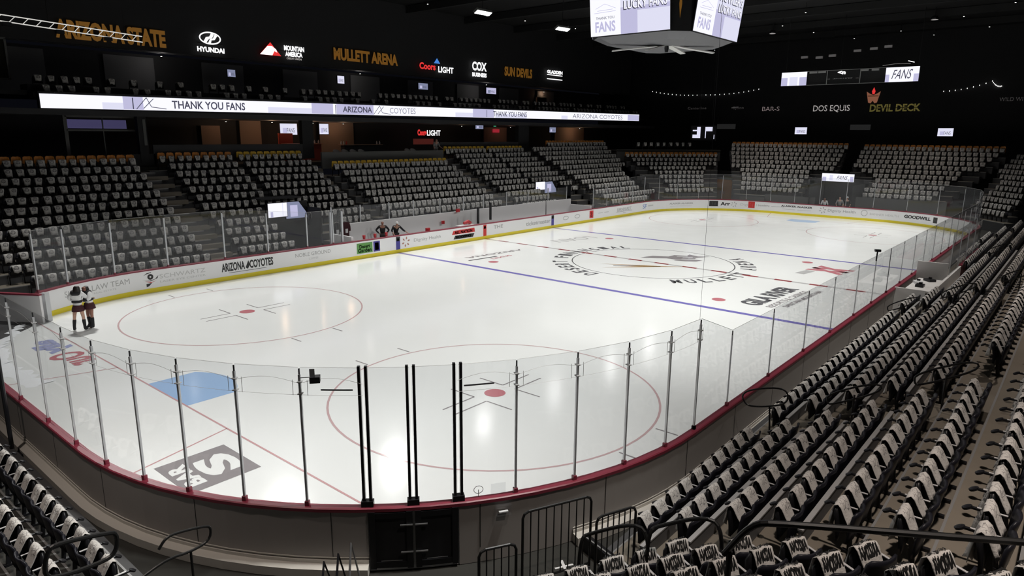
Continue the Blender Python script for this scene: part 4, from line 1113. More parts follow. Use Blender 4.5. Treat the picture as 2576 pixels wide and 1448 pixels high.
# upper balcony seats with towels: two rows, small in the photo
cnt_b = 0
rnd = random.Random(5)
def balcony():
    global cnt_b
    lst = []
    for row, (y, z) in enumerate(((25.3, 9.4), (26.3, 9.95))):
        x = -21.6
        while x < 41:
            if rnd.random() > .22:
                s = Seat(); s.p = Vector((x, y, 0)); s.z = z-.75+(x+22)/62*.45; s.rz = 0; lst.append(s)
            x += .62
            if rnd.random() < .12: x += .9
    return lst
BL_ = balcony()
bo = merge(*pack([lo['backrest'], lo['seat_pan'], lo['armrest'], lo['support_leg']])[:3], pack([lo['backrest'], lo['seat_pan'], lo['armrest'], lo['support_leg']])[3], BL_, 'balcony_seating')
tag(bo, 'two rows of dark seats on the balcony above the LED ribbon', 'seats', kind='stuff')
bo = merge(None, None, None, [TOW], BL_, 'balcony_towels', True, tv); tag(bo, 'white towels on the balcony seats above the LED ribbon', 'towels', kind='stuff')
mb = MB(); mb.box((9, 25.4, 8.93), (62.6, .8, .3), DARK); mb.box((9, 26.4, 9.2), (62.6, 1.2, .6), DARK); tag(mb.build('balcony_terrace'), kind='structure')
# seats behind the corner wall F
n, t = basis(50)
for k in range(9):
    q = n*37.6+t*(12.6+.75*k); o = bpy.data.objects.new('bar_stool_seat', om['o']); o.data = o.data
    link(o); o.location = (q.x, q.y, 5.3); o.rotation_euler = (0, 0, math.atan2(n.y, n.x)-PI/2)
    bpy.data.objects.remove(o)
lst = []
for k in range(9):
    q = n*37.6+t*(12.6+.75*k); s = Seat(); s.p = q; s.z = 5.35; s.rz = math.radians(50)-PI/2; s.k = k
    e = bpy.data.objects.new('stadium_seat', None)
    mb = MB(); a, b, c, mm = pack([lo['backrest'], lo['seat_pan'], lo['support_leg']]); mb.v = [tuple(x) for x in a]; mb.f = [tuple(int(i) for i in f) for f in b]; mb.m = [int(x) for x in c]; mb.mats = mm
    bpy.data.objects.remove(e)
    o = mb.build('deck_chair_seat', loc=(q.x, q.y, 5.46), rz=s.rz); o.name = 'deck_seat'
    tag(o, f'dark seat on the deck above the far left corner block, {ORD[k]} from left', 'seat', 'seats on the corner deck')
    o = bpy.data.objects.new('rally_towel', TM[k % 7]); link(o); o.location = (q.x, q.y, 5.46); o.rotation_euler = (0, 0, s.rz)
    tag(o, f'white towel on the corner deck seats, {ORD[k]} from left', 'towel', 'towels on the corner deck')

# ---------------------------------------------------------------- centre scoreboard
def jumbotron():
    r = empty('centre_scoreboard', (0, 0, 12), 'four sided video scoreboard hanging over centre ice', 'scoreboard')
    # bottom outline, chamfered
    hx, hy, cx = 3.3, 2.75, .75; H = 3.2; fl = .5
    bot = [(-hx, -hy+cx), (-hx+cx, -hy), (hx-cx, -hy), (hx, -hy+cx), (hx, hy-cx), (hx-cx, hy), (-hx+cx, hy), (-hx, hy-cx)]
    inn = [(x*.86, y*.86) for x, y in bot]
    mb = MB(); mb.add([(x, y, -.0) for x, y in bot]+[(x, y, H) for x, y in bot], [(i, (i+1)%8, 8+(i+1)%8, 8+i) for i in range(8)]+[tuple(range(8))[::-1], tuple(range(8, 16))], DARK); mb.build('frame', r)
    mb = MB(); mb.add([(x, y, -.02) for x, y in bot]+[(x*.8, y*.8, -.3) for x, y in bot], [(i, (i+1)%8, 8+(i+1)%8, 8+i) for i in range(8)]+[tuple(range(8, 16))], mat('scoreboard_underside', (.1, .1, .11), .5)); mb.build('underside', r)
    def face(p0, p1, nrm, nm):
        p0 = Vector((p0[0], p0[1], 0)); d = Vector((p1[0], p1[1], 0))-p0; W = d.length; d.normalize()
        def fn(u, v, e=.06):
            q = p0+d*u+Vector(nrm)*(e+v*.12); return (q.x, q.y, v)
        f1 = lambda u, v: fn(u, v, .075); f2 = lambda u, v: fn(u, v, .085)
        mb = MB(); b = [fn(0, 0, .0), fn(W, 0, .0), fn(W, H-.1, .0), fn(0, H-.1, .0)]; t4 = [fn(0, 0), fn(W, 0), fn(W, H-.1), fn(0, H-.1)]
        mb.hexa(b, t4, BLK); mb.build('screen_housing', r)
        mb = MB(); s = W*.4
        rect(mb, .02, .02, W-.02, H-.14, f1, SCRW)
        rect(mb, s, .02, W-.02, H-.14, lambda u, v: fn(u, v, .08), SCRM)
        rect(mb, s, .02, s+(W-s)*.35, 1.1, f2, SCRL); rect(mb, s, 1.05, W-.02, 1.25, f2, SCRL)
        f4 = lambda u, v: fn(u, v, .095)
        put_text(mb, 'LUCKY FANS', s+(W-s)*.5, 1.32, (W-s)*.88, .42, f4, SCRD, .03); put_text(mb, "HOWLER'S", s+(W-s)*.5, 1.85, (W-s)*.88, .4, f4, SCRD, .03)
        put_text(mb, 'LUCKY FANS', s+(W-s)*.51, 1.35, (W-s)*.86, .39, lambda u, v: fn(u, v, .1), SCRW, .01); put_text(mb, "HOWLER'S", s+(W-s)*.51, 1.88, (W-s)*.86, .37, lambda u, v: fn(u, v, .1), SCRW, .01)
        put_text(mb, 'THANK YOU', s*.5, .86, s*.6, .13, f2, SCRD, 0); put_text(mb, 'FANS', s*.5, .45, s*.66, .5, f2, SCRL, .03)
        for k, (a, b_, c_, d_) in enumerate([(.15, 1.1, .85, 1.13), (.2, 1.3, .5, 1.5), (.5, 1.5, .85, 1.25), (.25, 1.2, .75, 1.22), (.3, 1.75, .7, 1.78)]):
            mb.poly([(s*a, b_), (s*c_, d_), (s*c_, d_+.02), (s*a, b_+.02)], f2, GRYT if k > 9 else SCRL)
        mb.build('display', r)
    face((-hx, hy-cx+.4), (-hx, -hy+cx-.15), (-1, 0, 0), 'a')
    face((-hx+cx+.15, -hy), (hx-cx+.35, -hy), (0, -1, 0), 'b')
    face((hx, -hy+cx), (hx, hy-cx), (1, 0, 0), 'c'); face((hx-cx, hy), (-hx+cx, hy), (0, 1, 0), 'd')
    # gold fork on the chamfer
    c0 = Vector((-hx, -hy+cx, 0)); c1 = Vector((-hx+cx, -hy, 0)); d = (c1-c0).normalized(); nn = Vector((-1, -1, 0)).normalized(); mid = (c0+c1)/2
    fn = lambda u, v: tuple(mid+d*u+nn*.012+Vector((0, 0, v)))
    mb = MB(); mb.poly([(0, .55), (.07, 1.2), (.04, 1.6), (-.04, 1.6), (-.07, 1.2)], fn, ORAL)
    mb.poly([(-.28, 1.55), (.28, 1.55), (.34, 2.3), (.2, 1.75), (.06, 1.7), (0, 2.6), (-.06, 1.7), (-.2, 1.75), (-.34, 2.3)], fn, ORAL); mb.build('fork_emblem', r)
    for sx in (-1.5, 1.5):
        for sy in (-1.2, 1.2): mb = MB(); mb.tube([(sx, sy, H), (sx*1.2, sy*1.2, 6.05)], .03, BLK, 6); mb.build('hanging_cable', r)
    # white winged bracket below
    e = empty('winged_bracket', (-.2, -.3, 11.68), 'white winged bracket fixed under the centre scoreboard', 'bracket')
    WP = mat('white_bracket', (.62, .62, .6), .5, emit=.0)
    for k, (a, ln) in enumerate(((2.35, 2.9), (2.75, 1.3), (-.25, 1.3), (-.75, 2.6))):
        mb = MB(); d = Vector((math.cos(a), math.sin(a), 0)); n_ = Vector((-d.y, d.x, 0))*.22
        b = Vector((0, 0, .05)); q = [b-n_, b+n_, b+d*ln+n_*.8-Vector((0, 0, .35)), b+d*ln-n_*.8-Vector((0, 0, .35))]
        mb.hexa([tuple(v) for v in q], [tuple(v+Vector((0, 0, .05))) for v in q], WP); mb.build('wing', e)
    mb = MB(); mb.lathe([(.08, -.3), (.12, -.1), (.1, .1)], (0, 0, 0), BLK, 10); mb.build('hub', e)
jumbotron()
# far hanging video board frame
def far_board():
    r = empty('hanging_video_board', (36, 0, 11.9), 'long black hanging video board with a white screen at each end, far end', 'scoreboard')
    def fn(u, v, e=0): return (-e, -u, v)
    def panel(y0, y1, nm):
        mb = MB(); mb.box((.12, (y0+y1)/2, .63), (.2, abs(y1-y0), 1.27), BLK); mb.build('screen_housing', r)
        mb = MB(); a, b = -y0, -y1; f1 = lambda u, v: fn(u, v, .0); f2 = lambda u, v: fn(u, v, .01); w_ = b-a
        rect(mb, a, 0, b, 1.26, f1, SCRW)
        if nm: 
            rect(mb, a, 0, a+w_*.25, .76, f2, SCRL); rect(mb, a+w_*.72, 0, b, .76, f2, SCRL); rect(mb, a+w_*.33, 0, a+w_*.65, .8, f2, SCRM)
        else:
            rect(mb, a, 0, a+w_*.12, .65, f2, SCRL); rect(mb, b-w_*.15, 0, b, .65, f2, SCRL); put_text(mb, 'FANS', a+w_*.5, .65, w_*.62, .8, f2, SCRD, 0, .4)
        mb.build('display', r)
    panel(6.35, 3.95, 1); panel(-2.9, -5.55, 0)
    for z in (0, 1.27): mb = MB(); mb.box((0, .5, z), (.1, 6.9, .03), GRYT); mb.build('frame_rail', r)
    for y in (2.1, -.8): mb = MB(); mb.box((0, y, .63), (.08, .05, 1.27), GRYT); mb.build('frame_upright', r)
    mb = MB(); mb.box((.3, .5, .63), (.1, 6.9, 1.3), DARK); mb.build('backing', r)
    for y, w_ in ((3.4, .7), (2.6, .7), (-1.1, .7), (-2.0, .6)): mb = MB(); mb.box((.1, y, 1.15), (.15, w_, .16), GRYT); mb.build('loudspeaker', r)
    f = lambda u, v: (.23, .7-u, v)
    mb = MB(); put_text(mb, 'MULLETT', 0, .52, 1.6, .08, f, LGRYT, 0); put_text(mb, '<n', -.2, 1.05, .7, .32, f, SGW, .05); 
    for u in (-1.3, -.8, .6, 1.2): put_text(mb, 'HOME', u, .5, .25, .06, f, LGRYT, 0)
    mb.build('lettering', r)
    for y in (6, -5.4, 1): mb = MB(); mb.tube([(.15, y, 1.3), (.15, y, 6.15)], .02, BLK, 5); mb.build('hanging_cable', r)
    mb = MB(); mb.tube([(-.1, -2.6, 1.45), (-.1, -3.6, 1.55), (-.1, -4.8, 1.5)], .03, SGW3, 6); mb.tube([(-.1, -4.6, 1.75), (-.1, -5.1, 1.6)], .035, SGW, 6); mb.build('work_light', r)
far_board()

# ---------------------------------------------------------------- wall signs
def sign(name, label, org, ud, items):
    r = empty(name, org, label, 'sign')
    U = Vector(ud)
    N = Vector((0, 0, 1)).cross(U) * -1
    mb = MB()
    N = U.cross(Vector((0, 0, 1)))
    for it in items:
        fn = lambda u, v, e=it[-1]: tuple(U*u+Vector((0, 0, v))+N*e)
        if it[0] == 't': put_text(mb, it[1], it[2], it[3], it[4], it[5], fn, it[6], it[7])
        elif it[0] == 'p': mb.poly(it[1], fn, it[2])
        elif it[0] == 'o': put_ring(mb, it[1], it[2], it[3], it[4], it[5], fn, it[6])
    mb.build('lettering', r)
    # thin carrier rails behind the letters
    mb = MB(); xs = [v[0] for v in mb.v]
    ws = max(abs(it[2])+it[4]/2 for it in items if it[0] == 't') if any(it[0] == 't' for it in items) else .6
    c = U*0; mb.box(tuple(U*0-N*.03), (ws*1.8 if abs(U.x) > .5 else .04, .04 if abs(U.x) > .5 else ws*1.8, .06), DARK); mb.build('carrier_rail', r)
    return r
X_ = (1, 0, 0); YB = 29.72
def wl(x, z): return (x, YB, z)
sign('wall_sign', 'dim orange ARIZONA STATE lettering high on the left wall', wl(-16.2, 13.0), X_, [('t', 'ARIZONA STATE', 0, 0, 6.4, 1.1, ORAL, .05, .02)])
sign('wall_sign', 'white oval car maker emblem above HYUNDAI lettering', wl(-9.95, 13.05), X_, [('o', 0, .35, .78, .42, .09, SGW, .02),
    ('p', [(-.5, .08), (-.3, .04), (-.08, .3), (.14, .36), (.3, .62), (.1, .7), (-.05, .46), (-.3, .4)], SGW, .03), ('p', [(-.18, .0), (.02, -.02), (.08, .22), (.32, .26), (.52, .54), (.34, .62), (.2, .36), (-.02, .3)], SGW, .035), ('t', 'HYUNDAI', 0, -.42, 1.95, .34, SGW, .05, .02)])
sign('wall_sign', 'red and white mountain emblem with MOUNTAIN AMERICA lettering', wl(-4.4, 13.1), X_, [('p', [(-1.85, -.42), (-.95, .5), (-.1, -.42)], SGR, .02), ('p', [(-1.85, -.42), (-1.2, .22), (-.85, .24), (-.5, .02), (-.42, -.2), (-.66, -.1), (-.85, -.42)], SGW, .04),
    ('t', 'MOUNTAIN', 1.05, .22, 1.75, .38, SGW, .05, .02), ('t', 'AMERICA', 1.0, -.2, 1.5, .36, SGW, .05, .02), ('t', 'CREDIT UNION', 1.0, -.52, 1.3, .14, SGW2, .03, .02)])
sign('wall_sign', 'dim orange MULLETT ARENA lettering on the left wall', wl(3.6, 13.3), X_, [('t', 'MULLETT ARENA', 0, 0, 6.7, .95, ORAL, .05, .02)])
sign('wall_sign', 'red and white Coors LIGHT lettering under a blue peak', wl(11.65, 13.05), X_, [('t', 'Coors', -1.15, .05, 2.0, .6, SGR, .04, .02), ('t', 'LIGHT', 1.2, -.12, 2.0, .55, SGW, .03, .02), ('p', [(-.35, .38), (.05, .85), (.45, .38)], SGB, .02)])
sign('wall_sign', 'white COX BUSINESS lettering on the left wall', wl(17.5, 13.3), X_, [('t', 'COX', 0, .3, 2.1, .85, SGW, .04, .02), ('t', 'BUSINESS', 0, -.5, 2.1, .4, SGW, .05, .02)])
sign('wall_sign', 'dim orange SUN DEVILS lettering on the left wall', wl(23.6, 13.45), X_, [('t', 'SUN DEVILS', 0, 0, 4.6, .95, ORAL, .05, .02)])
sign('wall_sign', 'white three line sign at the right end of the left wall', wl(30.0, 13.5), X_, [('t', 'GLADDEN', 0, .42, 2.9, .38, SGW, .06, .02), ('p', [(-1.45, .05), (1.45, .05), (1.45, .14), (-1.45, .14)], SGW, .02), ('p', [(-1.45, -.4), (1.45, -.4), (1.45, -.3), (-1.45, -.3)], SGW, .02)])
Y_ = (0, -1, 0); XB = 51.7
def wf(y, z): return (XB, y, z)
sign('wall_sign', 'white DOS EQUIS lettering on the far wall', wf(5.9, 10.25), Y_, [('t', 'DOS EQUIS', 0, 0, 4.0, .8, SGW2, .0, -.02)])
sign('wall_sign', 'dim gold DEVIL DECK lettering on the far wall', wf(-.7, 10.25), Y_, [('t', 'DEVIL DECK', 0, 0, 5.0, .8, SGGO, .03, -.02)])
sign('wall_sign', 'small orange flame crown emblem above the gold far wall lettering', wf(1.6, 11.55), Y_, [('p', [(0, .95), (.18, .5), (.1, .2), (-.1, .2), (-.18, .5)], SGR, -.02), ('p', [(0, .75), (.07, .5), (-.07, .5)], ORAL, -.04),
    ('p', [(-.72, .5), (-.35, .25), (0, .1), (.35, .25), (.72, .5), (.45, -.7), (.2, -.78), (0, -.5), (-.2, -.78), (-.45, -.7)], mat('sign_copper', (.5, .2, .1), .5, emit=.2, ecol=(.9, .35, .2)), -.02),
    ('p', [(-.42, -.5), (-.1, -.45), (-.2, -.75), (-.4, -.7)], mat('sign_gold', (.7, .5, .1), .5, emit=.7, ecol=(1, .7, .15)), -.04), ('p', [(.42, -.5), (.1, -.45), (.2, -.75), (.4, -.7)], MATS['sign_gold'], -.04)])
sign('wall_sign', 'small dim BAR-S lettering on the far wall', wf(12.9, 10.35), Y_, [('t', 'BAR-S', 0, 0, 2.1, .5, mat('sign_pink_dim', (.3, .25, .25), .5, emit=.18, ecol=(1, .8, .8)), .0, -.02)])
sign('wall_sign', 'faint grey script lettering on the far wall', wf(17.0, 10.5), Y_, [('t', 'Sysco', 0, 0, 1.4, .4, SGW3, 0, -.02), ('p', [(-.9, .1), (0, .2), (0, .1), (-.9, 0)], SGW3, -.02)])
sign('wall_sign', 'faint grey lettering near the corner of the far wall', wf(22.6, 10.6), Y_, [('t', 'Centerline', 0, 0, 2.6, .3, SGW3, 0, -.02)])
sign('wall_sign', 'faint tilted lettering at the right of the far wall', wf(-11.4, 10.9), Y_, [('t', 'WILD WHIT', 0, 0, 2.6, .35, SGW3, 0, -.02)])
def tv(label, x0, z0, x1, z1, y, m=SCRDIM, art=0, axis='x'):
    r = empty('television', ((x0+x1)/2, y, z0) if axis == 'x' else (y, (x0+x1)/2, z0), label, 'television')
    w_, h_ = abs(x1-x0), z1-z0
    if axis == 'x': fn = lambda u, v: (u, -.05, v); g = lambda u, v: (u, -.06, v); sz = (w_+.08, .08, h_+.08)
    else: fn = lambda u, v: (-.05, -u, v); g = lambda u, v: (-.06, -u, v); sz = (.08, w_+.08, h_+.08)
    mb = MB(); mb.box((0, 0, h_/2), sz, BLK); mb.build('housing', r)
    mb = MB(); rect(mb, -w_/2, 0, w_/2, h_, fn, m)
    rect(mb, -w_*.35, h_*.15, -w_*.1, h_*.6, g, SCRL if m is not SCRL else SCRDIM); put_text(mb, 'FANS', w_*.12, h_*.4, w_*.45, h_*.4, g, SCRD, 0)
    mb.build('display', r)
tv('large lit television over the red bar counter left of the pillar', -5.45, 6.9, -4.0, 7.72, 29.0, SCRM)
tv('lit television just right of the dark pillar', -1.98, 6.95, -1.13, 7.75, 29.0, SCRM)
tv('small television right of the concourse under the ribbon centre', 15.68, 7.55, 16.8, 8.0, 28.6)
tv('small television under the right part of the ribbon', 27.7, 7.3, 28.85, 7.85, 28.6)
tv('small purple television in the upper suite left of centre', -8.64, 10.95, -8.05, 11.45, 30.2, SCRDIM)
tv('pale television with bars in the upper suite', .83, 11.05, 1.5, 11.65, 30.2, SCRM)
tv('grey television in the upper suite above the ribbon middle', 9.73, 11.05, 10.9, 11.6, 30.2, SCRDIM)
tv('purple television in the upper suite right of centre', 19.0, 11.1, 20.5, 11.7, 30.2, SCRL)
tv('lit television on the far wall left of centre', 8.37, 7.35, 9.75, 8.15, 51.745, SCRM, axis='y')
tv('lit television on the far wall at right', -6.53, 7.24, -5.12, 8.05, 51.745, SCRM, axis='y')
for (y0, y1, z0, z1, lb) in ((17.2, 19.6, 7.95, 8.55, 'dim grey panel on the far wall above the left corner'), (1.5, 3.6, 7.85, 8.45, 'dim grey panel on the far wall between the two televisions')):
    mb = MB(); mb.box((51.7, (y0+y1)/2, (z0+z1)/2), (.16, y1-y0, z1-z0), mat('dim_panel', (.06, .06, .06), .6, emit=.012, ecol=(1, 1, 1))); tag(mb.build('wall_panel'), lb, 'panel')
# partly hidden screens over the corner deck
r = empty('angled_screens', (44, 18.5, 6.6), 'pair of partly hidden white screens above the far left corner deck', 'screens')
fn = lambda u, v: (0, -u, v)
mb = MB(); rect(mb, -.2, .2, .25, 1.5, fn, SCRM); rect(mb, -.75, .2, -.2, .6, fn, SCRM); rect(mb, -.75, 1.0, -.2, 1.15, fn, SCRM); mb.build('display', r)
mb = MB(); rect(mb, .85, 1.0, 1.75, 1.5, fn, SCRM); rect(mb, .85, .2, .95, 1.0, fn, SCRM); rect(mb, 1.95, .1, 2.03, .6, fn, SCRM); mb.build('display', r)
mb = MB(); mb.box((.1, -.6, .8), (.1, 3.2, 1.7), BLK); mb.build('housing', r)
for y in (0, -1.6): mb = MB(); mb.tube([(.1, y, 1.6), (.1, y, 11.45)], .02, BLK, 5); mb.build('hanging_rod', r)

# ---------------------------------------------------------------- concourse furniture
def lamp(loc, col, e, r=.3):
    l = bpy.data.lights.new('warm_lamp', 'POINT'); l.energy = e; l.color = col; l.shadow_soft_size = r
    return l
def pendant(x, y, z, e, label, col=(1, .62, .38)):
    r = empty('downlight', (x, y, z), label, 'lamp', 'small downlights under the balcony')
    mb = MB(); mb.lathe([(.07, 0), (.07, .08)], (0, 0, 0), BLK, 10); mb.build('can', r)
    mb = MB(); mb.lathe([(.05, -.01), (.05, -.002)], (0, 0, 0), BULB, 10); mb.build('lens', r)
    l = bpy.data.objects.new('light_source', lamp(0, col, e, .08)); l.location = (0, 0, -.15); link(l, r)
pendant(-6.3, 28.6, 7.78, 28, 'downlight warming the wall beside the large television')
pendant(-3.2, 28.0, 7.78, 20, 'downlight over the red bar counter')
pendant(.5, 29.2, 7.78, 22, 'downlight right of the dark pillar')
pendant(-9.5, 29.3, 7.78, 9, 'dim downlight above the doorway left of the bar')
pendant(13.8, 28.6, 7.78, 7, 'dim downlight by the doorway under the ribbon centre')
pendant(21.5, 29.0, 7.78, 9, 'dim downlight near the red panel', (1, .5, .35))
pendant(34.5, 29.2, 7.78, 26, 'downlight warming the wall under the right end of the ribbon')
pendant(31.0, 32.0, 11.9, 9, 'downlight in the upper suite at right')
for x_ in (-13, 3.5, 19.5): pendant(x_, 30.6, 12.0, 16, 'added neutral fill lamp in the upper suite, at x '+str(0) if False else {-13: 'added dim fill lamp in the upper suite at left', 3.5: 'added dim fill lamp in the upper suite at the middle', 19.5: 'added dim fill lamp in the upper suite right of the middle'}[x_], (1, .95, .9))  # fill lamps added to lift the dark upper suite
mb = MB()
for k_ in range(9): mb.box((-21+k_*6.6, 32.4, 10.6), (3.2, .1, 2.8), mat('suite_panel', (.16, .16, .165), .8))
tag(mb.build('wall_suites'), kind='structure')
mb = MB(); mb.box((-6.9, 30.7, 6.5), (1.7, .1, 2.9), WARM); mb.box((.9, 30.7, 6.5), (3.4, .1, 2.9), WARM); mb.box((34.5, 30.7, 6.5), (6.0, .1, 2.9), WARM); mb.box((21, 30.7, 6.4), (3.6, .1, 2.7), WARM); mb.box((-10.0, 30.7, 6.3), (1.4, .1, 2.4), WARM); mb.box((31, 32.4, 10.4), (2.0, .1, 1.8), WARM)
tag(mb.build('wall_concourse'), kind='structure')
r = empty('bar_counter', (-4.6, 27.4, 5.0), 'red fronted bar counter below the large television', 'bar')
mb = MB(); mb.box((0, 0, .6), (2.9, .6, 1.2), REDC); mb.build('front', r)
mb = MB(); mb.box((0, 0, 1.23), (3.1, .8, .07), mat('bar_top', (.6, .25, .15), .3)); mb.build('counter_top', r)
mb = MB(); mb.box((-.6, 1.3, 1.6), (1.2, .08, .8), REDC); mb.build('back_panel', r)
r = empty('bar_counter', (.4, 26.8, 4.9), 'long thin topped bar counter right of the dark pillar', 'bar')
mb = MB(); mb.box((0, 0, .6), (3.6, .5, 1.2), DARK2); mb.build('front', r)
mb = MB(); mb.box((0, 0, 1.25), (3.9, .7, .06), mat('bar_top2', (.4, .25, .18), .3)); mb.build('counter_top', r)
k = 0
for x, z, m in ((-1.6, 6.15, WHT), (-1.35, 6.2, WHT), (-1.1, 6.15, REDT), (1.9, 6.2, WHT), (2.2, 6.1, WHT), (-3.6, 6.3, WHT), (-3.25, 6.28, LGRYT)):
    mb = MB(); y_ = 26.7 if x > -3 else 27.3
    zb = 6.18 if x > -3 else 6.265
    mb.lathe([(.05, 0), (.06, .12), (.03, .2), (.03, .26)], (x, y_, zb), m, 8)
    tag(mb.build('bottle'), ['white bottle leftmost on the right bar counter', 'white bottle second from left on the right bar counter', 'red bottle on the right bar counter', 'white bottle near the right end of the long bar counter', 'white bottle at the right end of the long bar counter', 'white bottle on the red bar counter', 'grey bottle at the right of the red bar counter'][k], 'bottle', 'bottles on the bar counters'); k += 1
for k, x in enumerate((-3.7, -2.95, -2.2, -1.45, 3.2, 3.8)):
    r = empty('lounge_chair', (x, 24.3, 5.0), ('rounded lounge chair with towel, '+ORD[k]+' from left, behind the middle block'), 'chair', 'lounge chairs behind the middle block')
    mb = MB(); mb.lathe([(.26, .35), (.3, .4), (.3, .46), (.1, .48)], (0, 0, 0), BLK, 12); mb.build('seat', r)
    pts = [(.3*math.cos(a), .12+.22*math.sin(a), .8) for a in np.linspace(0, PI, 9)]
    mb = MB(); vs, fs = grid_surface(lambda u, v: (.3*math.cos(PI*(1-u)), .05+.22*math.sin(PI*u), .45+.42*v*(.55+.45*math.sin(PI*u))), 10, 3, .03); mb.add(vs, fs, mat('lounge_cover', (.5, .48, .46), .9)); mb.build('backrest', r)
    for a in range(4): mb = MB(); mb.tube([(.2*math.cos(a*PI/2+.8), .2*math.sin(a*PI/2+.8), .35), (.24*math.cos(a*PI/2+.8), .24*math.sin(a*PI/2+.8), 0)], .015, STEEL, 5); mb.build('leg', r)
sign('neon_sign', 'red and white glowing beer sign above the lounge under the ribbon', (9.2, 28.4, 7.15), X_, [('t', 'Coors', -.75, .0, 1.1, .55, SGR, .06, .02), ('t', 'LIGHT', .7, -.03, 1.7, .5, SGW, .03, .02)])
mb = MB(); mb.box((8.8, 28.6, 6.35), (2.4, .1, .5), mat('red_glow_panel', (.25, .03, .03), .5, emit=.05, ecol=(1, .2, .15))); tag(mb.build('bar_shelf'), 'dark red lit shelf of bottles under the glowing beer sign', 'shelf')
mb = MB(); mb.box((20.9, 30.5, 7.4), (1.0, .08, .35), mat('red_lit', (.4, .02, .03), .5, emit=.25, ecol=(1, .05, .1))); tag(mb.build('red_light_panel'), 'red lit panel beside the glass door under the ribbon', 'panel')
mb = MB(); mb.box((20.6, 30.4, 7.95), (.35, .06, .2), mat('green_lit', (.02, .3, .1), .5, emit=.6, ecol=(.1, 1, .5))); tag(mb.build('exit_light'), 'tiny green exit light above the red lit panel', 'sign')
r = empty('glass_doorway', (-19.0, 25.3, 5.0), 'framed glass doorway with lavender reflection at the left of the concourse', 'doorway')
for q in (-1.9, 1.9): mb = MB(); mb.box((q, 0, 1.5), (.18, .12, 2.9), GREYW); mb.build('jamb', r)
for z in (2.1, 2.85): mb = MB(); mb.box((0, 0, z), (3.8, .12, .1), GREYW); mb.build('crossbar', r)
mb = MB(); mb.box((0, 0, 1.5), (.05, .08, 2.8), GREYW); mb.build('mullion', r)
mb = MB(); mb.box((0, 1.0, 2.45), (3.3, .05, .5), mat('lavender_reflection_glow', (.02, .02, .03), .5, emit=.09, ecol=(.45, .4, 1))); mb.build('display', r)  # no screen: glowing slab painted as a lavender reflection in the glass
# framed window in the upper left
r = empty('suite_window', (-23.2, 29.4, 9.9), 'grey framed dark window at the left edge above the stands', 'window')
for x in (-1.8, 1.1): mb = MB(); mb.box((x, 0, 1.1), (.1, .1, 2.2), GREYW); mb.build('jamb', r)
for z in (0, 2.2): mb = MB(); mb.box((-.35, 0, z), (3.0, .1, .1), GREYW); mb.build('sill' if z == 0 else 'lintel', r)
mb = MB(); mb.box((-.35, .05, 1.1), (2.8, .02, 2.1), mat('dark_glass', (.02, .02, .015), .1)); mb.build('glass_pane', r)

# ---------------------------------------------------------------- hanging lights, trusses, festoons
def hl(i, x, y, z, long, label):
    r = empty('ceiling_light', (x, y, z), label, 'light', 'small white ceiling lights')
    mb = MB(); mb.lathe([(.09, 0), (.09, .14), (.02, .15), (.02, .8)], (0, 0, 0), BLK, 8); mb.build('can', r)
    mb = MB(); mb.lathe([(.05, -.02), (.05, -.005)], (0, 0, 0), BULB, 8); mb.build('lens', r)
def unproj(u, v, z):
    D = CD+CR*((u-1288)/CF)-CU*((v-724)/CF); return Vector(CAM)+D*((z-CAM[2])/D.z)
LP = [(605,24),(722,38),(985,73),(1100,15),(1240,15),(1430,100),(1183,104),(1300,100),(1193,72),(1113,94),(1408,45),(1352,128),(1390,47),(1450,138),(1336,37),(895,62),(1040,73),(1412,11),(1648,136),(1380,124)]
LXY = [(round(unproj(u, v, 17.35).x, 2), round(unproj(u, v, 17.35).y, 2)) for u, v in []]
CL = [(-3.9,39.8),(.3,39.2),(11.7,38.1),(5.8,24.5),(12.9,24.5),(18.9,38.8),(25.4,32.6),(23.4,37.6),(20.0,33.0),(15.2,38.9),(23.6,22.5),(33.7,37.4),(22.2,22.4),(40.7,36.9),(17.0,23.5),(7.7,39.4),(13.3,36.8),(24.0,19.5),(30.3,24.6),(35.6,12.4),
 (40,5),(44,-2),(38,-8),(47,3),(33,-12),(46,-9),(42,14),(48,19),(36,22),(45,26),(49,-4),(30,-16),(28,2),(41,-15),(34,6)]
for i, (x, y) in enumerate(CL):
    hl(i, x, y, 17.25, 0, 'small white light on the black ceiling, '+ORD[i]+' in a scattered field')
def festoon(pts, n, label, sag=.25):
    r = empty('festoon_lights', pts[0], label, 'string lights'); P = [Vector(p)-Vector(pts[0]) for p in pts]
    q = []
    for k in range(n+1):
        t = k/n*(len(P)-1); i = min(int(t), len(P)-2); f = t-i
        v = P[i].lerp(P[i+1], f); v.z -= sag*4*f*(1-f); q.append(v)
    mb = MB(); mb.tube(q, .01, BLK, 4); mb.build('cable', r)
    for v in q[1:-1]:
        mb = MB(); mb.lathe([(.01, .05), (.022, .015), (.022, -.015), (.01, -.05)], (v.x, v.y, v.z-.06), BULB, 6); mb.build('bulb', r)
festoon([(51.79, 29.9, 13.1), (51.5, 22, 12.3), (51.79, 14, 12.9)], 26, 'string of tiny bulbs across the far left corner')
festoon([(51.79, -4.6, 11.9), (51.5, -9.3, 12.75), (51.79, -10.2, 12.3)], 18, 'string of tiny bulbs at the right of the far wall')
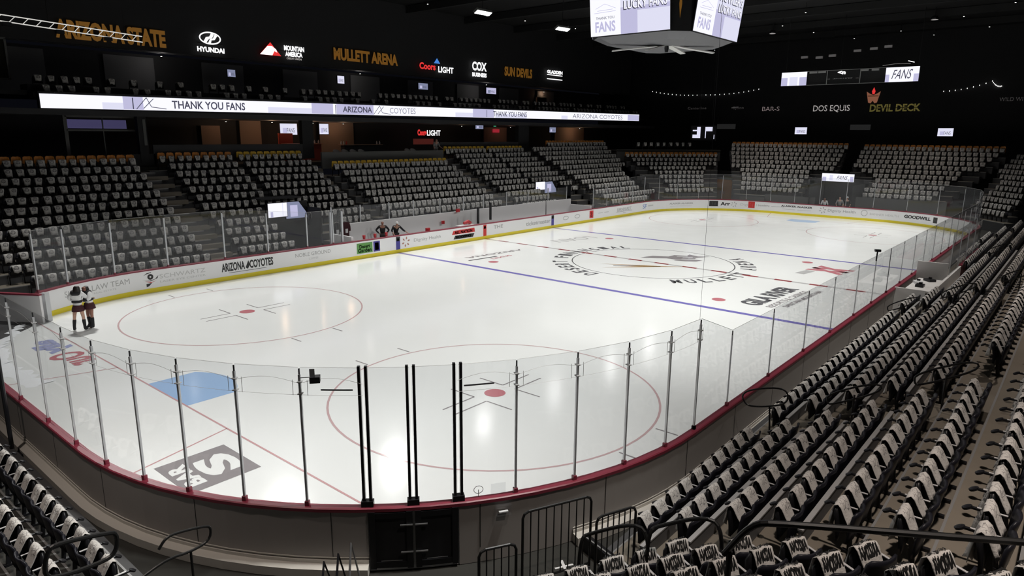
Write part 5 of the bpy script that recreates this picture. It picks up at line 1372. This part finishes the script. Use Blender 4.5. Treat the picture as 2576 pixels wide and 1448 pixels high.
def truss(label, a, b, h, nb, m, r_=.03):
    r = empty('lighting_truss', a, label, 'truss'); A = Vector((0, 0, 0)); B = Vector(b)-Vector(a)
    for z in (0, h): mb = MB(); mb.tube([A+Vector((0, 0, z)), B+Vector((0, 0, z))], r_, m, 6); mb.build('chord', r)
    for k in range(nb):
        p = A.lerp(B, k/nb); q = A.lerp(B, (k+.5)/nb); mb = MB(); mb.tube([p, q+Vector((0, 0, h))], r_*.6, m, 5); mb.build('brace', r)
    for f in (.15, .5, .9):
        p = A.lerp(B, f); mb = MB(); mb.tube([p+Vector((0, 0, h)), Vector((p.x, p.y, 18.05-a[2]))], .012, BLK, 4); mb.build('hanging_cable', r)
    return r
t_ = truss('pale lighting truss hanging at the upper left', (-25.5, 26.9, 12.85), (-15.6, 27.0, 12.37), .33, 16, mat('truss_lit_glow', (.8, .8, .78), .4, emit=.55, ecol=(1, .98, .92)), .03)  # glow in the truss material stands in for light on its chords
for f in (.1, .3, .55, .8):
    mb = MB(); mb.box((9.9*f, 0, -.12-.48*f), (.4, .25, .2), BLK); mb.build('stage_light', t_)
k = 0
for x, y, z in ((38, 3.6, 14.6), (38, 2.4, 14.7), (38, .2, 15.0), (38, -1.2, 15.1), (38, -2.4, 15.2), (38, 5.0, 14.7)):
    r = empty('speaker_cabinet', (x, y, z), 'small grey slotted fixture hanging above the far video board, '+ORD[k]+' of a row', 'fixture', 'fixtures above the far video board'); k += 1
    mb = MB(); mb.box((0, 0, 0), (.2, .62, .2), SGW3); mb.build('body', r)
    mb = MB(); mb.tube([(0, 0, .1), (0, 0, 18.05-z)], .015, BLK, 4); mb.build('hanging_cable', r)
# rink floodlights: two rows above the side stands
FX = (-23.5, -15.2, -7.0, 2.0, 11.2, 20.4, 28)
for sy in (1, -1):
    for i, x in enumerate(FX):
        r = empty('rink_floodlight', (x, sy*14.9, LAMP_Z), f'white rink floodlight above the {"far" if sy > 0 else "near"} side, {ORD[i]} from the near end', 'floodlight', 'rink floodlights in two rows')
        tx = -29 if i == 0 else x*.95; tgt = Vector((tx, 6.5 if sy > 0 else -4.0, 0)); d = (tgt-Vector((x, sy*14.9, LAMP_Z))).normalized()
        q = d.to_track_quat('-Z', 'Y'); M3 = q.to_matrix()
        mb = MB(); 
        c = M3 @ Vector((0, 0, .12)); mb2 = MB()
        R_ = M3
        for (sx_, sy_, sz_, off, m, nm) in ((1.5, .42, .16, .12, GREYW, 'housing'), (1.4, .32, .015, .03, mat('floodlight_lens' if sy > 0 else 'floodlight_lens_near', (1, 1, 1), .5, emit=40 if sy > 0 else 6, ecol=(1, 1, .97)), 'lens')):
            mb = MB(); vs = []
            for a in (-.5, .5):
                for b in (-.5, .5):
                    for c_ in (-.5, .5): vs.append(R_ @ Vector((a*sx_, b*sy_, c_*sz_+off)))
            mb.add(vs, [(0,1,3,2),(4,6,7,5),(0,4,5,1),(2,3,7,6),(0,2,6,4),(1,5,7,3)], m); mb.build(nm, r)
        mb = MB(); mb.tube([tuple(R_ @ Vector((0, 0, .2))), (0, 0, 18.05-LAMP_Z)], .02, BLK, 5); mb.build('hanging_cable', r)
        l = bpy.data.lights.new('floodlight', 'AREA'); l.shape = 'RECTANGLE'; l.size = 1.5; l.size_y = .32; l.energy = LAMP_W*(.95 if sy > 0 else 1.05)*(.8 if x > 9 else .86 if x > -20 else 1.0)*(1.12 if i == 0 else 1); l.color = (1, .99, .95); l.spread = math.radians(98 if sy > 0 else 80)
        lo_ = bpy.data.objects.new('light_source', l); link(lo_, r); lo_.rotation_mode = 'QUATERNION'; lo_.rotation_quaternion = q

for i, (x, y, e, tx, ty) in enumerate(((-27, -19.5, 250, 0, 0), (-12.5, -19.5, 190, 0, 0), (0, -19.5, 170, 0, 0), (14, -19.5, 100, 0, 0), (-35, -6.0, 170, 0, 0), (37, -6, 60, 0, 0), (37, 8, 60, 0, 0))):
    r = empty('house_light', (x, y, 17.05), 'round warm house light on the ceiling over the stands, '+ORD[i]+' of its kind', 'light', 'house lights over the stands')
    mb = MB(); mb.lathe([(.32, 0), (.36, .1), (.2, .3), (.03, .32), (.03, 1.0)], (0, 0, 0), BLK, 16); mb.build('housing', r)
    mb = MB(); mb.lathe([(.28, -.012), (.28, -.004)], (0, 0, 0), SGW2, 16); mb.build('lens', r)
    l = bpy.data.lights.new('house_light', 'AREA'); l.shape = 'DISK'; l.size = .5; l.energy = e; l.color = (1, .87, .78); l.spread = math.radians(75)
    lo_ = bpy.data.objects.new('light_source', l); link(lo_, r); lo_.location = (0, 0, -.02)

# ---------------------------------------------------------------- hand rails and fences in the foreground
def loop_rail(label, pts, r_=.022, post=None, closed=False):
    r = empty('handrail', pts[0], label, 'handrail'); o = Vector(pts[0])
    P = [Vector(p)-o for p in pts]
    # round the corners by subdivision
    for _ in range(2):
        Q = [P[0]] if not closed else []
        rng = range(len(P)-1) if not closed else range(len(P))
        for i in rng:
            a, b = P[i], P[(i+1) % len(P)]; Q += [a.lerp(b, .25), a.lerp(b, .75)]
        if not closed: Q.append(P[-1])
        P = Q
    mb = MB(); mb.tube(P, r_, BRAIL, 8, closed=closed); mb.build('rail', r)
    for a, b in (post or []):
        mb = MB(); mb.tube([Vector(a)-o, Vector(b)-o], r_, BRAIL, 8); mb.build('post', r)
    return r
loop_rail('black looped handrail on the first stairs of the right side stand', [(-20.1, -13.42, 1.2), (-20.1, -13.3, 1.4), (-20.1, -13.5, 1.58), (-20.1, -14.1, 1.78), (-20.1, -14.32, 1.72), (-20.1, -14.3, 1.45), (-20.1, -13.9, 1.28), (-20.1, -13.6, 1.2)], .02, [((-20.1, -13.95, 1.3), (-20.1, -14.05, .1))], closed=True)
for k, (x, y0, z0) in enumerate([(-20.1, -15.1, 1.9), (-20.1, -16.6, 2.7), (-7.3, -13.6, 1.15), (-7.3, -15.2, 1.9), (-7.3, -16.8, 2.7), (4.5, -15.2, 1.9), (4.5, -16.6, 2.7)]):
    loop_rail('black looped handrail, '+ORD[k+1]+' along the stairs of the right side stand', [(x, y0, z0-.2), (x, y0, z0), (x, y0-.9, z0+.48), (x, y0-1.0, z0+.3), (x, y0-.1, z0-.22)], .02, [((x, y0-.5, z0+.1), (x, y0-.5, z0-.75))], closed=True)
loop_rail('black looped handrail at the lower left among the towels', [(-32.42, -9.3, 1.93), (-32.3, -9.3, 1.97), (-31.75, -9.3, 1.85), (-31.62, -9.3, 1.8), (-31.65, -9.3, 1.55), (-31.78, -9.3, 1.46), (-32.33, -9.3, 1.5), (-32.5, -9.3, 1.6)], .03, [((-32.3, -9.3, 1.5), (-32.3, -9.3, .5))], closed=True)
loop_rail('black handrail loop outside the boards below the lower left corner', [(-31.45, -10.2, 1.85), (-31.36, -10.2, 1.96), (-31.23, -10.2, 1.98), (-30.84, -10.2, 1.9), (-30.76, -10.2, 1.84), (-30.8, -10.2, 1.66), (-31.06, -10.2, 1.62), (-31.36, -10.2, 1.67), (-31.75, -10.2, 1.55)], .018, [((-31.06, -10.2, 1.62), (-31.06, -10.2, -.1))])
loop_rail('thick black handrail crossing in front of the lower right seats', [(-28.9, -16.55, 3.3), (-28.97, -16.8, 3.75), (-28.9, -17.0, 3.8), (-27.9, -18.66, 3.83), (-27.5, -19.3, 3.85)], .03, [((-28.9, -16.6, 3.35), (-28.9, -16.6, 1.9))])
loop_rail('black curved handrail beside the first seats of the corner block', [(-27.35, -13.9, .9), (-27.3, -13.9, 1.55), (-27.2, -13.95, 1.6), (-27.0, -14.6, 1.95), (-27.0, -14.8, 1.8), (-27.0, -14.8, 1.0)], .026)
loop_rail('black handrail between the corner block and the right side stand', [(-27.35, -14.95, 1.6), (-27.3, -14.95, 2.1), (-27.2, -15.0, 2.15), (-27.0, -15.6, 2.45), (-27.0, -15.8, 2.3), (-27.0, -15.8, 1.5)], .026)
def fence(label, a, b, z0, z1, nb):
    r = empty('guard_fence', (a[0], a[1], z0), label, 'fence', 'black barred fences by the gate'); A = Vector((0, 0, 0)); B = Vector((b[0]-a[0], b[1]-a[1], 0)); h = z1-z0; u = B.normalized()
    pts = [A, A+Vector((0, 0, h-.1)), A+Vector((0, 0, h-.03))+u*.03, A+Vector((0, 0, h))+u*.1, B+Vector((0, 0, h))-u*.1, B+Vector((0, 0, h-.03))-u*.03, B+Vector((0, 0, h-.1)), B]
    mb = MB(); mb.tube(pts, .022, BRAIL, 8); mb.build('frame', r)
    mb = MB(); mb.tube([A+Vector((0, 0, .1)), B+Vector((0, 0, .1))], .018, BRAIL, 6); mb.build('bottom_rail', r)
    for k in range(1, nb+1):
        p = A.lerp(B, k/(nb+1)); mb = MB(); mb.tube([p+Vector((0, 0, .1)), p+Vector((0, 0, h))], .011, BRAIL, 5); mb.build('bar', r)
fence('tall black barred fence right of the black doors', (-27.02, -12.62), (-25.88, -13.14), -.02, 1.32, 8)
fence('short black barred fence at the bottom edge below the doors', (-28.05, -12.64), (-27.54, -12.92), -.02, 1.18, 4)
fence('black barred fence on the platform before the first towels', (-26.3, -13.52), (-25.6, -13.81), .1, 1.27, 6)
mb = MB(); mb.box((-26.01, -12.72, -.112), (.34, .04, .006), WHT, rz=-.5); mb.box((-26.01, -12.72, -.110), (.34, .05, .006), WHT, rz=.9)
tag(mb.build('tape_cross'), 'white tape cross stuck on the floor behind the fence', 'tape')
# stacked metal frames at the bottom left of the doors
for k, (x, y) in enumerate([(-29.05, -10.2), (-28.88, -10.35), (-28.68, -10.42)]):
    mb = MB(); z = .42+.12*k
    mb.tube([(x-.35, y-.35, -.1), (x, y, z), (x+.1, y-.1, -.1)], .02, BLK if k < 2 else STEEL, 5)
    tag(mb.build('folding_frame'), ['leftmost black folded frame leaning below the boards', 'middle black folded frame leaning below the boards', 'tallest folded frame leaning left of the black doors'][k], 'frame', 'folded frames beside the black doors')
mb = MB(); mb.box((-31.9, -9.95, .12), (1.6, .9, .45), RISER, rz=-.6); mb.box((-31.35, -10.25, .36), (.9, .03, .02), WHT, rz=-.6)
tag(mb.build('stair_block'), kind='structure')
mb = MB(); mb.box((-31.0, -3.2, -.0), (.16, 12.8, .3), RISER); tag(mb.build('trim_1'), kind='structure')

# penalty box on the near side
WHITEW = mat('penalty_panel', (.8, .78, .76), .5)
mb = MB()
mb.box((-3.45, -13.6, .5), (.1, 1.1, 1.2), WHITEW); mb.box((.2, -14.35, .5), (7.3, .1, 1.2), WHITEW); mb.box((7.2, -14.35, .5), (6.6, .1, 1.2), mat('pink_panel', (.5, .25, .27), .5)); mb.box((7.2, -14.35, 1.13), (6.6, .14, .06), MAROON)
mb.box((-2.0, -13.85, 1.05), (2.9, .9, .06), WHITEW); mb.box((.6, -13.7, .9), (.1, 1.2, 1.5), WHITEW)
tag(mb.build('penalty_box'), 'white walled penalty box outside the right side boards', 'penalty box')
for k, (x, y) in enumerate([(-2.6, -13.8), (-1.9, -13.6), (-1.1, -13.9)]):
    mb = MB(); mb.box((x, y, 1.13), (.4, .3, .1), BLK if k != 1 else WHT, rz=.4*k); mb.box((x+.1, y, 1.2), (.12, .12, .08), BLK)
    tag(mb.build('equipment_case'), ['black equipment case at the near end of the penalty box table', 'white equipment case in the middle of the penalty box table', 'black equipment case at the far end of the penalty box table'][k], 'case', 'cases on the penalty box table')
r = empty('glass_barrier', (.6, -14.35, 1.16), 'clear glass behind the penalty box on the right side', 'protective glass')
for k in range(4):
    mb = MB(); pane(mb, (k*2.4, 0, 0), (k*2.4+2.35, 0, 0), 0, 1.9, 1.9); mb.build('glass_pane', r)
    mb = MB(); mb.box((k*2.4-.02, 0, .95), (.04, .04, 1.9), ALU); mb.build('support_post', r)

# ---------------------------------------------------------------- people
def skin_mesh(name, nodes, edges, root, material, parent, sub=1):
    names = list(nodes); me = bpy.data.meshes.new(name)
    me.from_pydata([nodes[k][0] for k in names], [(names.index(a), names.index(b)) for a, b in edges], [])
    o = bpy.data.objects.new(name, me); COL.objects.link(o)
    m = o.modifiers.new('s', 'SKIN'); m.use_smooth_shade = True
    for i, k in enumerate(names):
        r = nodes[k][1]; me.skin_vertices[0].data[i].radius = (r, r) if not isinstance(r, tuple) else r
        me.skin_vertices[0].data[i].use_root = (k == root)
    if sub: s = o.modifiers.new('u', 'SUBSURF'); s.levels = sub; s.render_levels = sub
    dg = bpy.context.evaluated_depsgraph_get(); nm = bpy.data.meshes.new_from_object(o.evaluated_get(dg))
    bpy.data.objects.remove(o); nm.name = name; nm.materials.clear(); nm.materials.append(material)
    nm.polygons.foreach_set('use_smooth', [True]*len(nm.polygons))
    o = bpy.data.objects.new(name, nm); COL.objects.link(o); o.parent = parent
    return o
def person(label, loc, rz, pose, skinm, female, group=None):
    r = empty('person', loc, label, 'person', group, rz)
    N = {}; E = []
    g = pose
    sh = .165 if female else .19
    N['pelvis'] = ((0, 0, .95), (.15, .11)); N['waist'] = ((0, .0, 1.1), (.12, .09)); N['chest'] = (g.get('chest', (0, 0, 1.3)), (.15, .1)); N['neck'] = (g.get('neck', (0, 0, 1.46)), .05)
    hd = g.get('head', (0, .02, 1.56)); N['head'] = (hd, (.075, .085)); N['crown'] = ((hd[0], hd[1], hd[2]+.09), (.065, .075))
    N['nose'] = ((hd[0], hd[1]+.105, hd[2]+.02), .013)
    E += [('pelvis', 'waist'), ('waist', 'chest'), ('chest', 'neck'), ('neck', 'head'), ('head', 'crown'), ('head', 'nose')]
    for sx, sd in ((-1, 'l'), (1, 'r')):
        c = N['chest'][0]
        N['ear'+sd] = ((hd[0]+sx*.085, hd[1], hd[2]+.02), .014); E.append(('head', 'ear'+sd))
        N['sh'+sd] = ((c[0]+sx*sh, c[1], c[2]+.09), .055)
        el = g['elbow_'+sd]; wr = g['wrist_'+sd]
        N['el'+sd] = (el, .04); N['wr'+sd] = (wr, .027)
        dv = (Vector(wr)-Vector(el)).normalized(); p = Vector(wr)+dv*.06
        N['pa'+sd] = (tuple(p), (.036, .018)); E += [('chest', 'sh'+sd), ('sh'+sd, 'el'+sd), ('el'+sd, 'wr'+sd), ('wr'+sd, 'pa'+sd)]
        side = dv.cross(Vector((0, 0, 1)));
        if side.length < .2: side = Vector((0, 1, 0))
        side.normalize(); dn = dv.cross(side)
        for f, (o_, ln) in enumerate(((-.03, .06), (-.01, .075), (.01, .07), (.03, .055))):
            a = p+side*o_+dv*.03; b = a+dv*ln*.6+dn*.01; c2 = b+dv*ln*.5+dn*.03
            N[f'f{f}a{sd}'] = (tuple(a), .009); N[f'f{f}b{sd}'] = (tuple(b), .009); N[f'f{f}c{sd}'] = (tuple(c2), .008)
            E += [('pa'+sd, f'f{f}a{sd}'), (f'f{f}a{sd}', f'f{f}b{sd}'), (f'f{f}b{sd}', f'f{f}c{sd}')]
        a = p+side*.045-dv*.02; b = a+side*.025+dv*.035; N['th'+sd] = (tuple(a), .01); N['tt'+sd] = (tuple(b), .009); E += [('pa'+sd, 'th'+sd), ('th'+sd, 'tt'+sd)]
        hp = (sx*.09, 0, .9); kn = g.get('knee_'+sd, (sx*.11, .02, .5)); an = g.get('ankle_'+sd, (sx*.13, -.02, .09))
        N['hp'+sd] = (hp, .095); N['kn'+sd] = (kn, .058); N['cf'+sd] = (tuple(Vector(kn).lerp(Vector(an), .35)), .056); N['an'+sd] = (an, .036)
        N['to'+sd] = ((an[0]+sx*.02, an[1]+.14, .035), (.035, .03))
        E += [('pelvis', 'hp'+sd), ('hp'+sd, 'kn'+sd), ('kn'+sd, 'cf'+sd), ('cf'+sd, 'an'+sd), ('an'+sd, 'to'+sd)]
    skin_mesh('body', N, E, 'pelvis', skinm, r)
    for sx in (-1, 1): mb = MB(); mb.lathe([(.004, -.008), (.011, 0), (.004, .008)], (hd[0]+sx*.032, hd[1]+.085, hd[2]+.04), BLKT, 6); mb.build('eye', r)
    mb = MB(); mb.box((hd[0], hd[1]+.088, hd[2]-.03), (.045, .01, .01), REDT); mb.build('mouth', r)
    up = 1.25
    def grow(keys, k, add=.012): return {q: (N[q][0], tuple(v+add for v in N[q][1]) if isinstance(N[q][1], tuple) else N[q][1]+add) for q in keys}
    # shirt or jersey
    K = grow(['waist', 'chest', 'shl', 'shr', 'ell', 'elr'], 1, .035 if female else .022)
    K['hem'] = ((0, 0, .87 if female else .95), (.185, .15) if female else (.16, .125)); K['waist'] = ((0, 0, 1.1), (.155, .125))
    for sd in 'lr': K['wr'+sd] = (tuple(Vector(N['el'+sd][0]).lerp(Vector(N['wr'+sd][0]), .8 if female else g.get('sleeve', .25))), .045)
    skin_mesh('shirt' if not female else 'jersey', K, [('hem', 'waist'), ('waist', 'chest'), ('chest', 'shl'), ('chest', 'shr'), ('shl', 'ell'), ('shr', 'elr'), ('ell', 'wrl'), ('elr', 'wrr')], 'hem', g['top'], r)
    if female:
        K = grow(['chest', 'shl', 'shr'], 1, .045); K['chest'] = (tuple(Vector(N['chest'][0])+Vector((0, 0, .12))), (.15, .12))
        o = skin_mesh('shoulder_yoke', K, [('chest', 'shl'), ('chest', 'shr')], 'chest', CLB, r)
        mb = MB(); mb.lathe([(.205, .74), (.19, .84), (.15, .95)], (0, 0, 0), g['skirt'], 18); mb.build('skirt', r)
        for z in (.95,): mb = MB(); mb.lathe([(.15, 1.05), (.172, 1.07), (.17, 1.12), (.15, 1.14)], (0, 0, 0), CLB, 18); mb.build('jersey_stripe', r)
        for sd in 'lr':
            a = Vector(N['el'+sd][0]); b = Vector(N['wr'+sd][0]); mb = MB(); mb.tube([a.lerp(b, .35), a.lerp(b, .98)], [.056, .048], CLB, 10); mb.build('cuff', r)
            K = {'k': (tuple(Vector(N['kn'+sd][0])+Vector((0, 0, -.04))), .066), 'c': (N['cf'+sd][0], .068), 'a': (N['an'+sd][0], .05), 't': (N['to'+sd][0], .046), 'h': ((N['an'+sd][0][0], N['an'+sd][0][1]-.04, .04), .03)}
            skin_mesh('boot', K, [('k', 'c'), ('c', 'a'), ('a', 't'), ('a', 'h')], 'k', CLB, r)
        K = {'a': ((hd[0], hd[1]-.01, hd[2]+.1), (.11, .11)), 'b': ((hd[0], hd[1]-.05, hd[2]), (.125, .09)), 'c': ((hd[0], hd[1]-.09, hd[2]-.15), (.16, .06)), 'd': ((hd[0], hd[1]-.1, hd[2]-.26), (.13, .04))}
        skin_mesh('hair', K, [('a', 'b'), ('b', 'c'), ('c', 'd')], 'a', HAIRM, r)
    else:
        K = {'p': ((0, 0, .93), (.165, .125))}
        ed = []
        for sd in 'lr':
            for q, ad in (('hp', .02), ('kn', .03), ('an', .035)): K[q+sd] = (N[q+sd][0], N[q+sd][1]+ad)
            ed += [('p', 'hp'+sd), ('hp'+sd, 'kn'+sd), ('kn'+sd, 'an'+sd)]
            S2 = {'a': (N['an'+sd][0], .05), 't': (N['to'+sd][0], .046), 'h': ((N['an'+sd][0][0], N['an'+sd][0][1]-.05, .04), .035)}
            skin_mesh('shoe', S2, [('a', 't'), ('a', 'h')], 'a', CLB, r)
        skin_mesh('trousers', K, ed, 'p', g['legs'], r)
        if g.get('cap'):
            mb = MB(); mb.lathe([(.098, .03), (.1, .08), (.07, .14), (.02, .165)], (hd[0], hd[1], hd[2]+.0), g['cap'], 14); mb.box((hd[0], hd[1]+.12, hd[2]+.05), (.14, .12, .015), g['cap']); mb.build('cap', r)
        elif g.get('hair'):
            K = {'a': ((hd[0], hd[1]-.015, hd[2]+.105), (.088, .09)), 'b': ((hd[0], hd[1]-.05, hd[2]+.02), (.085, .06))}
            skin_mesh('hair', K, [('a', 'b')], 'a', HAIRM, r)
    return r
face = math.radians(40)-PI/2      # back turned to the camera
person('left person of the hugging pair on the ice, dark hair, white jersey, knee high boots', (-26.42, 8.62, 0), math.radians(52)-PI/2,
    dict(elbow_l=(-.27, .05, 1.16), wrist_l=(-.1, .22, 1.1), elbow_r=(.28, .1, 1.2), wrist_r=(.36, .3, 1.15), top=CLW, skirt=CLM, ankle_l=(-.2, -.02, .09), ankle_r=(.16, -.02, .09), knee_l=(-.16, .02, .5), knee_r=(.13, .02, .5), head=(.04, .03, 1.56)), SKIN1, True, 'pair hugging on the ice')
person('right person of the hugging pair on the ice, dark skirt and dark tights', (-26.02, 8.72, 0), math.radians(52)-PI/2+2.5,
    dict(elbow_l=(-.26, .12, 1.15), wrist_l=(-.12, .28, 1.1), elbow_r=(.26, .12, 1.18), wrist_r=(.12, .28, 1.12), top=CLW, skirt=CLM, chest=(0, .03, 1.24), neck=(0, .05, 1.38), head=(.03, .07, 1.48), ankle_l=(-.08, 0, .09), ankle_r=(.1, -.02, .09)), SKIN2, True, 'pair hugging on the ice')
person('bald person in black with hands on hips behind the far boards', (-7.95, 14.15, .08), math.radians(235)-PI/2,
    dict(sleeve=.9, elbow_l=(-.4, -.05, 1.2), wrist_l=(-.2, .08, 1.0), elbow_r=(.4, -.05, 1.2), wrist_r=(.2, .08, 1.0), top=CLB, legs=CLB, chest=(0, .0, 1.36), neck=(0, .02, 1.53), head=(0, .05, 1.65)), SKIN2, False, 'two people in black behind the far boards')
person('person in black with a pale cap leaning, arm stretched out, behind the far boards', (-6.95, 14.1, .03), math.radians(250)-PI/2,
    dict(sleeve=.5, elbow_l=(-.42, .25, 1.15), wrist_l=(-.6, .42, 1.02), elbow_r=(.3, .1, 1.15), wrist_r=(.25, .3, .98), top=CLB, legs=CLB, chest=(0, .12, 1.33), neck=(0, .2, 1.47), head=(0, .26, 1.57), cap=LGRYT), SKIN1, False, 'two people in black behind the far boards')
person('person in a white shirt in the tunnel mouth behind the far end boards', (32.6, .15, -.12), math.radians(200)-PI/2,
    dict(elbow_l=(-.28, .05, 1.1), wrist_l=(-.3, .1, .85), elbow_r=(.28, .05, 1.1), wrist_r=(.3, .1, .85), top=CLW, legs=CLB, hair=1), SKIN2, False, 'people in the far end tunnel')
person('person in a grey shirt with a badge in the far end tunnel', (32.8, -1.1, -.02), math.radians(200)-PI/2,
    dict(elbow_l=(-.3, .05, 1.12), wrist_l=(-.26, .2, .95), elbow_r=(.3, .05, 1.12), wrist_r=(.26, .2, .95), top=CLG, legs=CLB, hair=1, chest=(0, 0, 1.34), neck=(0, 0, 1.5), head=(0, .02, 1.62)), SKIN1, False, 'people in the far end tunnel')
person('person in dark clothes at the right of the far end tunnel', (33.3, -1.6, -.02), math.radians(200)-PI/2,
    dict(elbow_l=(-.3, .05, 1.12), wrist_l=(-.26, .2, .95), elbow_r=(.3, .05, 1.12), wrist_r=(.26, .2, .95), top=CLB, legs=CLB, cap=LGRYT, chest=(0, 0, 1.34), neck=(0, 0, 1.5), head=(0, .02, 1.62)), SKIN1, False, 'people in the far end tunnel')
person('person in grey leaning on the wall above the middle far side block', (5.9, 23.95, 4.98), math.radians(250)-PI/2,
    dict(elbow_l=(-.25, .2, 1.05), wrist_l=(-.35, .4, .95), elbow_r=(.25, .2, 1.05), wrist_r=(.3, .42, .95), top=CLG, legs=CLG, chest=(0, .1, 1.28), neck=(0, .18, 1.42), head=(0, .22, 1.52), hair=1), SKIN1, False)
